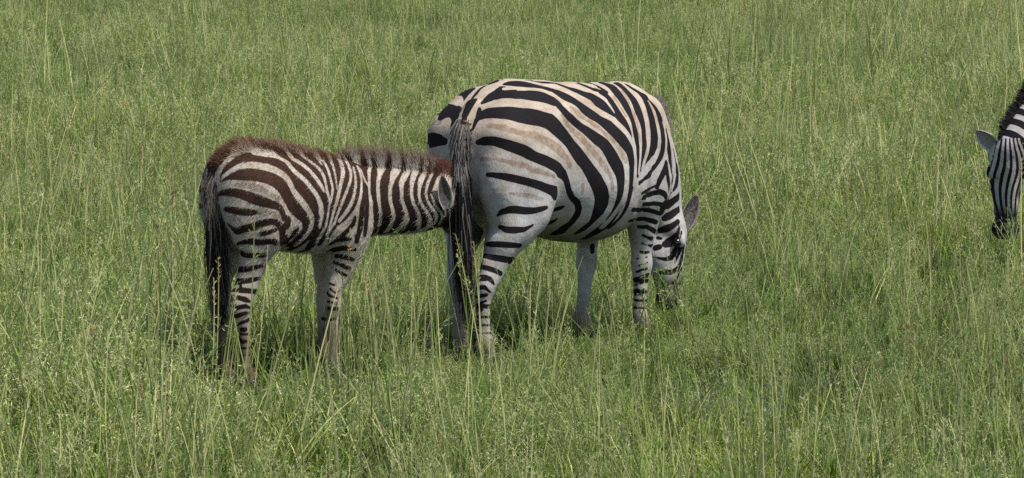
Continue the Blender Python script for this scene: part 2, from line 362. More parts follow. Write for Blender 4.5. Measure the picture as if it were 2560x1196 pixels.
# coat stripes as curves lying on each animal's own body: x,y,z,half width in millimetres, in body coordinates
MARE_STRIPES = '''-287,187,1010,20.6 -294,156,1016,19.6 -296,132,1021,19 -300,91,1021,14.2
-246,152,1134,26.8 -234,131,1152,35.8 -244,92,1144,18.9 -259,69,1131,19.1 -280,41,1115,21.3 -318,8,1098,14.1 -330,-6,1082,6.6 -339,-15,1064,2
-240,70,1153,14.6 -213,66,1180,18.4 -186,77,1199,22.1 -162,86,1213,27.3 -140,91,1226,29.2 -103,88,1245,16.7 -46,102,1257,2.8
-372,-53,993,2 -352,-48,1023,4.5 -332,-40,1058,6.5 -323,-35,1077,7.3 -313,-29,1097,7.9 -302,-24,1116,8.5 -290,-16,1134,9.5 -264,-9,1166,14.1 -238,-13,1194,18 -220,-9,1208,23.1 -175,12,1214,29.7 -141,10,1234,28.2 -107,5,1253,27.1 -86,5,1261,26.1 -59,11,1269,24.9 -30,20,1275,23 2,24,1283,7.4 17,25,1286,5.7
-298,-51,1082,2.3 -300,-59,1064,4.4
-315,-57,1031,5.4 -315,-58,1025,5.3
-207,-45,1193,2.7 -185,-49,1203,14.6 -162,-56,1217,26.1 -135,-63,1232,39.8 -116,-72,1241,57.5 -105,-96,1243,51.9 -108,-119,1238,41.4 -100,-154,1234,32.8 -67,-174,1233,36.1 -45,-183,1230,37.4 -15,-187,1227,38.6 14,-188,1224,39.6 37,-188,1221,39.7 70,-191,1214,39.6 96,-204,1201,35.3 121,-215,1194,33.1 120,-244,1172,26.2 124,-262,1151,23.5 138,-273,1131,23.5 169,-278,1108,22.7 191,-278,1096,24.2 214,-279,1083,26.5 234,-283,1071,27.8 261,-297,1048,30.3 289,-307,1027,33.1 318,-316,1003,30.6 337,-325,980,29.5 352,-333,957,31.3 375,-342,922,32.5 394,-347,890,31.8 406,-351,865,29.4 410,-352,843,24.3 413,-353,815,21.2 417,-353,780,20.8 420,-346,738,20.2 421,-332,700,22 414,-314,667,23.8 408,-303,648,24.4 404,-288,629,25 401,-271,611,25.6 398,-253,596,25 394,-233,584,22.9 392,-214,572,20.9 391,-194,561,18.1 396,-151,542,12.5
-294,-65,1079,2 -283,-66,1099,5.1 -266,-65,1123,9.1 -249,-74,1141,20.2 -234,-102,1154,26.3 -225,-144,1158,29.5 -216,-171,1158,31.7 -201,-193,1157,33.8 -183,-211,1153,35.4 -162,-226,1147,36.7 -140,-238,1142,37.4 -115,-246,1138,37.5 -91,-251,1135,37.3 -68,-256,1132,37.4 -29,-265,1123,40.6 6,-268,1110,47.3 29,-272,1091,43.9 59,-278,1069,38.5 90,-283,1045,36.9 123,-285,1020,36.7 141,-292,993,34.5 164,-302,958,33 181,-306,938,33.2 202,-310,916,30.1 221,-315,895,31.4 234,-321,875,31.9 246,-326,855,33.3 269,-330,823,36.3 290,-329,793,36.3 304,-326,767,35.1 315,-321,741,36.7 320,-312,713,36.3 318,-301,684,30.8 314,-286,659,21.5 314,-270,641,15.3 313,-249,622,14.6 310,-230,608,16 309,-208,593,15.9 309,-186,581,12 311,-166,571,5
-228,-51,1172,4.4 -244,-59,1151,8.5 -257,-68,1133,9.8
-299,-99,1026,7.9 -296,-127,1032,16 -291,-169,1035,17.3 -285,-190,1034,17.8 -274,-214,1027,19.1 -255,-238,1017,20.6 -227,-262,1005,21.7 -190,-277,991,22.3 -160,-281,977,22.2 -134,-286,964,21 -105,-299,951,20.7 -75,-311,939,21.2 -38,-314,923,22.4 -3,-310,910,23.6 30,-303,890,28.1 71,-292,868,19.8 89,-291,849,14.9 102,-290,828,12.5 112,-287,808,12 124,-283,788,12 140,-279,770,11.7 158,-276,753,11.5 192,-277,730,13.4 214,-267,697,13.3 220,-249,669,15.8 224,-217,636,14.2 224,-195,621,16.4 226,-171,606,18.5 234,-150,594,19.4 241,-129,583,20.9 245,-106,576,16.3 250,-82,568,10.4
93,-230,704,10.7 116,-241,710,10.6 132,-248,715,2.9
146,-143,626,4.2 141,-176,644,9.4 142,-200,658,2
-313,-169,885,6.5 -306,-193,885,8.4 -285,-224,880,12.4 -267,-238,876,14.1 -244,-250,870,14.7 -215,-260,863,14.8 -186,-267,855,15 -165,-276,850,15.3 -132,-296,838,16 -112,-305,831,16.4 -89,-311,822,17 -66,-314,814,17.6 -30,-314,802,20.8 -1,-307,788,29 28,-291,773,16.7 24,-292,763,6.3
-270,-191,699,2 -262,-211,718,9.4 -239,-234,726,15 -216,-244,726,15.4 -190,-256,722,14.9 -169,-273,719,14.1 -151,-289,719,12.3 -131,-300,720,10.5 -111,-307,723,9.4 -76,-311,728,5.6 -62,-311,729,3
-259,-194,649,5.1 -245,-219,637,11.3 -231,-236,634,12.7 -214,-252,634,12.8 -182,-274,635,7.7 -155,-286,647,3.1 -138,-291,655,2
-271,-123,567,3.9 -278,-159,569,9.4 -271,-190,570,10.6 -253,-216,569,10.9 -234,-232,567,10.6 -214,-242,565,9.9 -184,-251,561,7.9
-255,-93,511,5.7 -288,-139,514,9.3 -285,-161,512,9.6 -272,-184,509,11.2 -254,-203,505,12.4 -231,-214,499,12.6 -203,-215,494,15.8 -178,-207,494,7.8 -164,-203,498,4.7
-297,-115,466,7.6 -309,-148,466,8.1 -289,-175,457,8.6 -266,-192,444,8.1 -250,-195,436,7.6
-321,-123,424,5.5 -318,-159,424,7.7 -305,-178,415,8.8 -288,-186,390,2
-331,-128,408,3.7 -321,-162,412,4.2
-339,-133,377,7.5 -329,-164,380,6.6 -305,-177,357,2.5
-333,-118,333,2.3 -332,-152,341,5.8 -318,-167,344,4.5
-326,-112,295,2 -328,-147,310,2.7 -315,-162,317,2.9
-327,-117,274,4.7 -327,-143,277,5.7
-304,-101,226,5.3 -325,-126,222,2.4
-308,-103,184,3.8 -322,-119,184,3.8
-318,-100,135,2.8 -328,-113,137,2.9
-23,-42,1274,25 2,-74,1274,28.4 31,-100,1271,28.4 63,-118,1265,25 89,-133,1256,22.3 120,-143,1249,18.9 158,-148,1242,16.7 175,-160,1232,23.1 192,-175,1220,31 211,-193,1207,36.8 237,-208,1196,37.6 262,-221,1179,38.4 279,-239,1155,37.7 296,-249,1143,33.3 311,-261,1131,32.8 346,-272,1117,38.8 368,-280,1102,40.1 387,-289,1085,39 402,-300,1069,37.8 416,-311,1051,37.4 431,-318,1034,37.1 447,-322,1019,36.2 472,-330,990,31.8 496,-339,957,27.5 503,-346,920,23.9 497,-350,894,20.2 503,-344,935,22.5 496,-349,902,17.9 494,-351,871,17.1 493,-353,845,17.7 494,-352,819,19 494,-350,794,19.9 487,-349,754,17.9 482,-343,722,13.5 481,-332,694,10.2 478,-317,667,8.7 470,-303,644,9 455,-291,624,9.2 444,-274,606,8.7 440,-264,596,8.3
129,-63,1279,7.5 160,-77,1273,14.6 182,-74,1272,14.9 219,-77,1269,14.6 251,-90,1265,8.6 278,-111,1255,21.2 304,-136,1240,20.9 333,-152,1230,23 360,-176,1215,28.2 378,-189,1206,32.1 398,-199,1196,37.9 413,-226,1174,46.6 427,-247,1151,37.6 440,-262,1131,20.8 462,-268,1120,13 474,-269,1114,9.2
98,-44,1285,5 138,-50,1281,5.8
470,-50,1254,5.7 463,-80,1248,10.7 464,-113,1239,11.3 477,-143,1226,14.6 504,-148,1221,18.4 513,-165,1210,24.3 505,-194,1190,31.3 501,-221,1167,33.2 499,-245,1140,33.7 500,-268,1113,31.7 509,-284,1090,27.1 517,-299,1065,21.4 527,-311,1036,15.9 534,-317,1013,11.2 538,-319,1001,8.1
538,-3,1250,4.7 616,29,1244,4.7 601,-7,1245,5.2 581,-48,1242,12.5 571,-79,1239,12.3 562,-104,1234,12.5 549,-130,1227,15.3 542,-150,1218,18.8
676,-17,1246,11.4 666,-44,1243,12.4 660,-85,1232,31.3 653,-108,1223,33 644,-132,1212,34.5 636,-154,1200,35.5 629,-174,1187,35.9 624,-191,1173,35.9 620,-207,1158,35.5 616,-222,1141,34.5 612,-237,1122,32.5 606,-252,1103,31.3 598,-269,1083,28.7 592,-283,1063,25.6 589,-298,1028,21 586,-305,998,17.7 583,-315,963,15.8 567,-332,927,13.8 559,-338,889,11.7 552,-342,854,10.1 548,-344,836,9.2
786,-27,1238,11.4 751,-71,1230,27.3 736,-99,1222,29.5 728,-120,1211,31.3 724,-139,1199,32.4 721,-170,1171,33.4 713,-201,1140,33.8 708,-216,1123,33.4 702,-230,1105,32.3 699,-241,1086,30.8 694,-258,1046,27.8 690,-267,1026,26.4 681,-277,1007,25 662,-292,972,22.4 636,-310,938,19 622,-317,921,16.8 600,-328,890,12.3 579,-337,861,7.3
803,-60,1232,12.5 808,-98,1216,11.9 815,-127,1202,14.8 814,-157,1187,19.5 807,-187,1163,17 806,-206,1133,20 803,-220,1098,25.1 800,-234,1058,26.6 796,-241,1037,25.2 786,-251,996,25.7 774,-258,958,30.1 753,-268,924,33.1 727,-279,911,30 692,-294,900,25.4 664,-305,889,20.9 638,-318,879,16.7 603,-329,861,8.3
817,-189,1163,6.3 827,-201,1147,9.7 841,-212,1122,16.6 852,-222,1094,19.5 858,-232,1065,20.1 854,-246,1030,20 847,-259,994,16.8 844,-265,958,15.8 831,-268,922,13 808,-268,890,12.1 778,-266,860,16.2 756,-267,842,21.3 714,-288,824,24.7 677,-302,810,23 643,-313,803,17.7 594,-335,802,10.7 564,-342,799,6.8
899,-236,1024,4.2 886,-250,1004,7.8 877,-260,984,10.8 881,-266,944,16 892,-265,904,20.9 892,-270,861,22 897,-270,830,6.9 908,-265,816,6.6
1091,-124,784,6.1 1093,-123,760,4.7 1090,-122,735,3.1 1087,-118,708,2
846,-278,878,4.7 840,-280,851,12.5 820,-278,821,12.3 800,-274,791,10.6 790,-268,760,5.7
847,-280,863,9.3 849,-282,835,11.1 862,-281,795,15.2 870,-278,775,14 878,-272,738,6.9 876,-271,723,3.3
1099,-121,912,4.2 1113,-120,880,5.4 1120,-121,844,6.1 1128,-120,803,6.3
1135,-116,836,5 1140,-117,812,8.8 1143,-116,788,12.5 1137,-116,761,16.2 1126,-118,737,18.5 1101,-120,715,12.8 1081,-115,693,4.3
1146,-113,692,27.1 1123,-116,684,25.7 1089,-112,670,33.5 1078,-108,663,34.3
882,-255,673,40.2 868,-256,664,36.1
1154,-109,624,18.2 1121,-110,610,18.3 1092,-102,596,18.9 1074,-91,584,14.7
1131,-127,567,12.2 1105,-118,552,16.1 1084,-98,536,18.2 1069,-72,526,14.2
1118,-125,520,3.2 1113,-111,491,10.5 1099,-98,468,21.8 1082,-90,460,15.9
1132,-132,539,7.4 1125,-130,503,6 1124,-123,471,3.5
1145,-139,518,5.4 1130,-143,492,2.8 1125,-132,468,2.1
1130,-128,455,6.2 1124,-113,422,13.6 1105,-108,396,13.4 1081,-97,389,9 1061,-82,393,6 1038,-54,402,2
1151,-132,441,14.2 1150,-123,420,7.5 1133,-117,385,4.2 1126,-114,370,2.4
1175,-129,447,12.5 1176,-126,425,6.9 1166,-124,384,12.5 1153,-122,358,9.5 1137,-118,338,11.3 1108,-107,326,11.9 1079,-87,328,11.7 1064,-66,325,7.5 1062,-56,320,4.1
1176,-118,347,4.2 1161,-120,325,9.6 1149,-120,305,8.7 1124,-114,279,7.9 1112,-108,271,4.2
1044,-60,443,12.9 1058,-74,449,11.9
1061,-61,490,8 1071,-74,488,6
626,-313,725,8.3 680,-290,727,11.7 753,-253,727,10.4 773,-256,733,8.7 807,-271,739,9.3 841,-275,725,10.8 859,-271,706,9.1 861,-269,701,5.7
603,-326,749,4.7 661,-303,754,5.1 740,-263,755,5 765,-261,762,2.7 780,-265,768,2
660,-286,692,6.3 741,-241,684,6.9 767,-242,682,6.8 789,-250,684,7.2 823,-261,679,7.2 843,-260,667,5.4 853,-258,661,2.8
543,-320,677,7 606,-294,670,7.4 687,-255,661,10.4 756,-225,654,7.9 778,-233,652,7.6 800,-241,645,7.6 824,-246,637,7.3 850,-245,631,5.9
574,-275,620,6.3 633,-254,619,9.8
750,-186,610,10 773,-207,611,6.7 808,-225,600,9.2 838,-227,590,7.9
768,-177,572,5.3 793,-207,572,6.2 827,-215,555,8.9 851,-211,545,9.1
787,-186,532,3.1 837,-202,512,7.8
794,-176,494,2.5 845,-191,477,4.8 862,-187,482,3.3
798,-161,451,3.1 813,-177,447,4.1 840,-185,449,2
795,-146,419,2.4 826,-181,424,2
800,-157,386,2.9 828,-183,399,2
799,-138,355,2 808,-166,364,4 829,-181,372,3
822,-101,319,2 804,-128,324,2.7 817,-165,334,4.9 839,-176,340,6.5
821,-105,288,2 806,-133,293,2 819,-160,303,2.1 832,-167,309,2.4
819,-107,266,2 807,-137,272,2 830,-164,276,2.1
809,-121,244,2 809,-143,247,2 820,-157,248,2
759,92,464,10.3 757,91,440,9.4
'''
MARE_SHADOWS = '''-272,-145,1104,10.7 -267,-181,1099,10.4 -258,-207,1094,10.6 -243,-228,1087,11.4 -227,-243,1081,11.5 -205,-257,1074,11.5 -181,-269,1067,11.7 -155,-276,1062,12.3 -126,-279,1058,13.4 -99,-282,1052,14.7 -64,-293,1033,17.3 -25,-300,1012,21 0,-299,1000,22 23,-298,989,21.2 58,-298,967,19.5 87,-296,942,14.1 107,-298,915,8.6 116,-298,896,2.5
-307,-125,951,3.8 -307,-150,954,4.5 -304,-172,956,5.2 -292,-207,955,5.6 -273,-233,949,5.6 -243,-254,938,8.2 -207,-267,929,10 -172,-275,921,10.4 -147,-284,908,9.3 -123,-296,897,8.2 -91,-310,887,7.6 -46,-316,874,6.6 -17,-313,866,6.2
-247,-245,798,3.8 -219,-254,795,5.3 -189,-260,791,6.6 -167,-272,787,7.3 -150,-286,783,7.5 -114,-305,772,6.6 -86,-311,768,2.8
96,-263,1138,4.9 101,-274,1113,8.5 122,-279,1087,11 139,-280,1073,11.6 172,-285,1048,12.9 199,-296,1024,14.7 214,-303,1006,14.9 232,-308,987,14.5 251,-314,967,13.1 269,-321,946,12 284,-327,927,11.9 300,-332,909,11.9 325,-336,882,10.5 343,-341,856,8.7 356,-345,830,7.5 361,-346,799,6.8 364,-344,783,6.5
173,-253,1164,7.9 202,-264,1144,15.7 222,-265,1131,14.7 247,-267,1115,9.8 275,-278,1097,7 301,-291,1079,6.5 323,-299,1063,7.3 343,-305,1047,8.1 363,-314,1029,7.6 381,-324,1011,7.5 402,-331,991,9 422,-336,971,11.2 445,-341,939,10.7 455,-348,904,7.7 460,-348,908,9.1
698,-135,1209,5 688,-153,1197,5.2 678,-181,1172,5.7 665,-209,1145,5.9 650,-236,1117,5.8 643,-253,1092,5.1 638,-267,1068,5 630,-281,1042,4.6 621,-296,1011,3.8 620,-301,996,3.3
568,-183,1194,5.8 561,-201,1182,5.8 557,-227,1154,5.4 558,-252,1122,5.3 559,-265,1106,5
194,-305,812,8 200,-300,777,6.6
'''
MARE_PALE = '''115,-107,1267,4.2 150,-108,1264,6.4 185,-115,1257,8.5 210,-134,1247,10.5 232,-156,1236,12.5 256,-176,1222,14.5 283,-193,1205,16.5 302,-206,1192,17.7 323,-226,1173,16.9 349,-248,1151,17.9 376,-263,1131,19.1 407,-272,1116,17.4 434,-281,1102,16 459,-294,1079,19.1 485,-305,1053,17.9 509,-315,1026,14.4 528,-321,1000,12.3 539,-327,971,11.6 539,-336,937,12 536,-342,898,12.1 530,-347,861,11.8 525,-350,838,10.8 536,-343,889,11.5 523,-349,850,10.1 517,-350,812,7.5 516,-348,793,6.9
-79,-79,1255,16.5 -59,-102,1255,13.5 -31,-122,1254,12.7 14,-141,1251,12.1 61,-149,1247,12 89,-155,1242,12.7 118,-171,1230,15 144,-186,1215,15.7 153,-212,1197,18.1 152,-242,1176,21.7 165,-257,1160,24.3 205,-268,1134,27.3 238,-268,1114,25.5 265,-277,1095,21 288,-290,1078,19.2 317,-300,1059,18.1 343,-307,1043,16.9 370,-319,1019,14.9 393,-330,993,14.8 420,-337,963,17.1 444,-342,934,17.5 458,-348,905,16.2 462,-353,877,14 455,-356,847,12.4 452,-351,892,16.7 453,-356,855,13.1 452,-356,817,11.8 449,-354,779,12.1 443,-350,744,12.5 433,-339,713,12.4 423,-324,684,11.6 410,-307,655,12 397,-280,621,14.3 395,-260,603,15.6
410,-119,1238,7.5 422,-141,1229,9.1 435,-158,1219,10.5 445,-175,1209,11.5 473,-185,1200,11.2 483,-202,1186,10.6 480,-220,1170,10.5 481,-244,1144,7.5 481,-260,1123,3.5
494,-70,1249,5.1 493,-96,1244,5.7 519,-122,1231,5.3 531,-134,1225,4.2
667,30,1244,2.7 659,7,1245,6.9 650,-17,1243,7.7 640,-41,1241,8.4 627,-79,1235,9.1 616,-100,1229,9.6 604,-125,1219,10.6 588,-153,1207,11.8 573,-179,1196,12.6 565,-206,1176,12.7 563,-229,1152,12.4 565,-250,1124,12.6 571,-265,1102,11.6 568,-282,1076,9.8 559,-300,1046,7.8 550,-312,1015,6.9 545,-321,989,6.2 543,-327,967,5.4
741,0,1242,3.4 778,11,1238,3.9 724,-51,1238,9.6 713,-77,1233,10.5 702,-102,1226,11.1 695,-123,1217,11.6 686,-158,1193,12.6 682,-174,1178,13.2 678,-190,1162,13.5 669,-208,1145,13.2 658,-227,1126,12.6 649,-242,1108,11.5 640,-264,1073,10.4 629,-285,1036,10.4 623,-294,1015,10 617,-306,980,8.9 610,-314,951,8.3 591,-326,917,8.7 578,-334,900,8.4 566,-339,862,6.7 560,-341,843,6.4
806,-43,1237,6 792,-77,1225,6.2 790,-107,1211,7.5 792,-139,1193,9.6 782,-172,1171,8.7 774,-198,1141,8.2 767,-218,1104,9.1 762,-234,1067,11.1 755,-246,1027,11.9 748,-254,1006,11.9 739,-261,987,12 726,-270,969,12.6 705,-282,953,13.3 688,-292,937,13.5 672,-298,921,13.1 646,-311,906,12.1 627,-320,892,10.8 604,-328,870,6.9 591,-334,860,4.8
816,-192,1159,3.2 823,-206,1136,5.6 831,-216,1111,7.4 834,-225,1081,8.2 832,-238,1046,8.9 824,-252,1010,8.8 819,-260,975,8.4 810,-262,938,9.1 786,-263,904,12.6 765,-265,889,18.2 729,-279,876,22.5 685,-299,866,21.8 646,-316,857,19.7 615,-325,846,18
880,-232,1056,4.5 879,-243,1026,5.5 868,-259,993,5.6 862,-266,957,5.4 853,-270,920,6.9 832,-275,888,7.2 807,-272,859,9.1 783,-268,834,11.3 756,-267,810,18.1 717,-281,789,21 671,-302,785,21 627,-319,781,21 584,-336,778,16.2
904,-238,1016,4.2 903,-250,989,4.8 912,-254,961,5.4
1089,-125,914,6.4 1098,-125,884,7.5 1105,-124,857,8.4 1109,-124,832,9 1111,-123,807,8.6 1111,-121,773,9.9 1105,-121,751,7.8 1089,-119,712,4.2
865,-278,861,7.5 874,-278,826,10.5 881,-276,804,10.4 889,-271,781,9.6 891,-268,757,8.2 883,-270,735,6.6 869,-268,700,4.2
1151,-111,715,15 1110,-118,699,10.6 1083,-114,684,8.7
1155,-108,643,5.2 1122,-109,634,4.8 1095,-104,623,5.1 1074,-96,615,5.8
1148,-116,600,2.4 1117,-118,579,5.8 1093,-106,566,6.4 1073,-87,560,6.5
1127,-130,547,3.3 1112,-122,524,7 1094,-101,504,9.2 1072,-73,504,7.2
-312,6,1110,6.8 -292,16,1131,12.3 -266,27,1152,16.1 -242,34,1173,16.5 -217,45,1186,16.3 -188,58,1200,15.7 -166,64,1213,15 -147,68,1225,14.1 -110,72,1244,12 -70,74,1258,4.6 -19,100,1262,4.1 -1,78,1272,3 9,67,1278,2.5
-324,-56,1024,8.5 -311,-48,1063,7.2 -296,-40,1100,7.1 -278,-32,1133,7.5 -257,-33,1157,8.2 -235,-34,1181,7.9 -207,-30,1204,7.9 -175,-15,1214,14 -141,-14,1234,15.2 -115,-21,1248,17.6 -78,-21,1263,17.1 -48,-13,1271,15.5 -21,-7,1277,13.5 1,-18,1283,8.2 10,-25,1285,5.4
-218,-59,1178,7 -201,-84,1187,10.9 -185,-98,1196,13.5 -168,-118,1206,13.7 -163,-142,1205,14.4 -155,-173,1198,18 -128,-199,1196,17.6 -89,-219,1191,18.4 -65,-227,1187,19.4 -41,-233,1182,20.4 -12,-238,1176,22.8 22,-237,1170,25.4 49,-237,1162,22.5 67,-251,1145,15.6 79,-265,1125,13.2 98,-276,1101,14 125,-280,1074,14.2 151,-283,1047,13.6 169,-291,1021,12.9 192,-301,997,13.8 224,-309,962,14.8 243,-315,940,14.7 258,-322,919,14.6 272,-328,900,14.2 288,-332,881,13.4 303,-334,863,12.5 326,-339,831,13 346,-343,801,13.4 366,-343,772,13.9 377,-335,740,14.7 380,-323,708,14.7 376,-310,677,13.9 367,-292,648,13.3 366,-279,634,13
'''
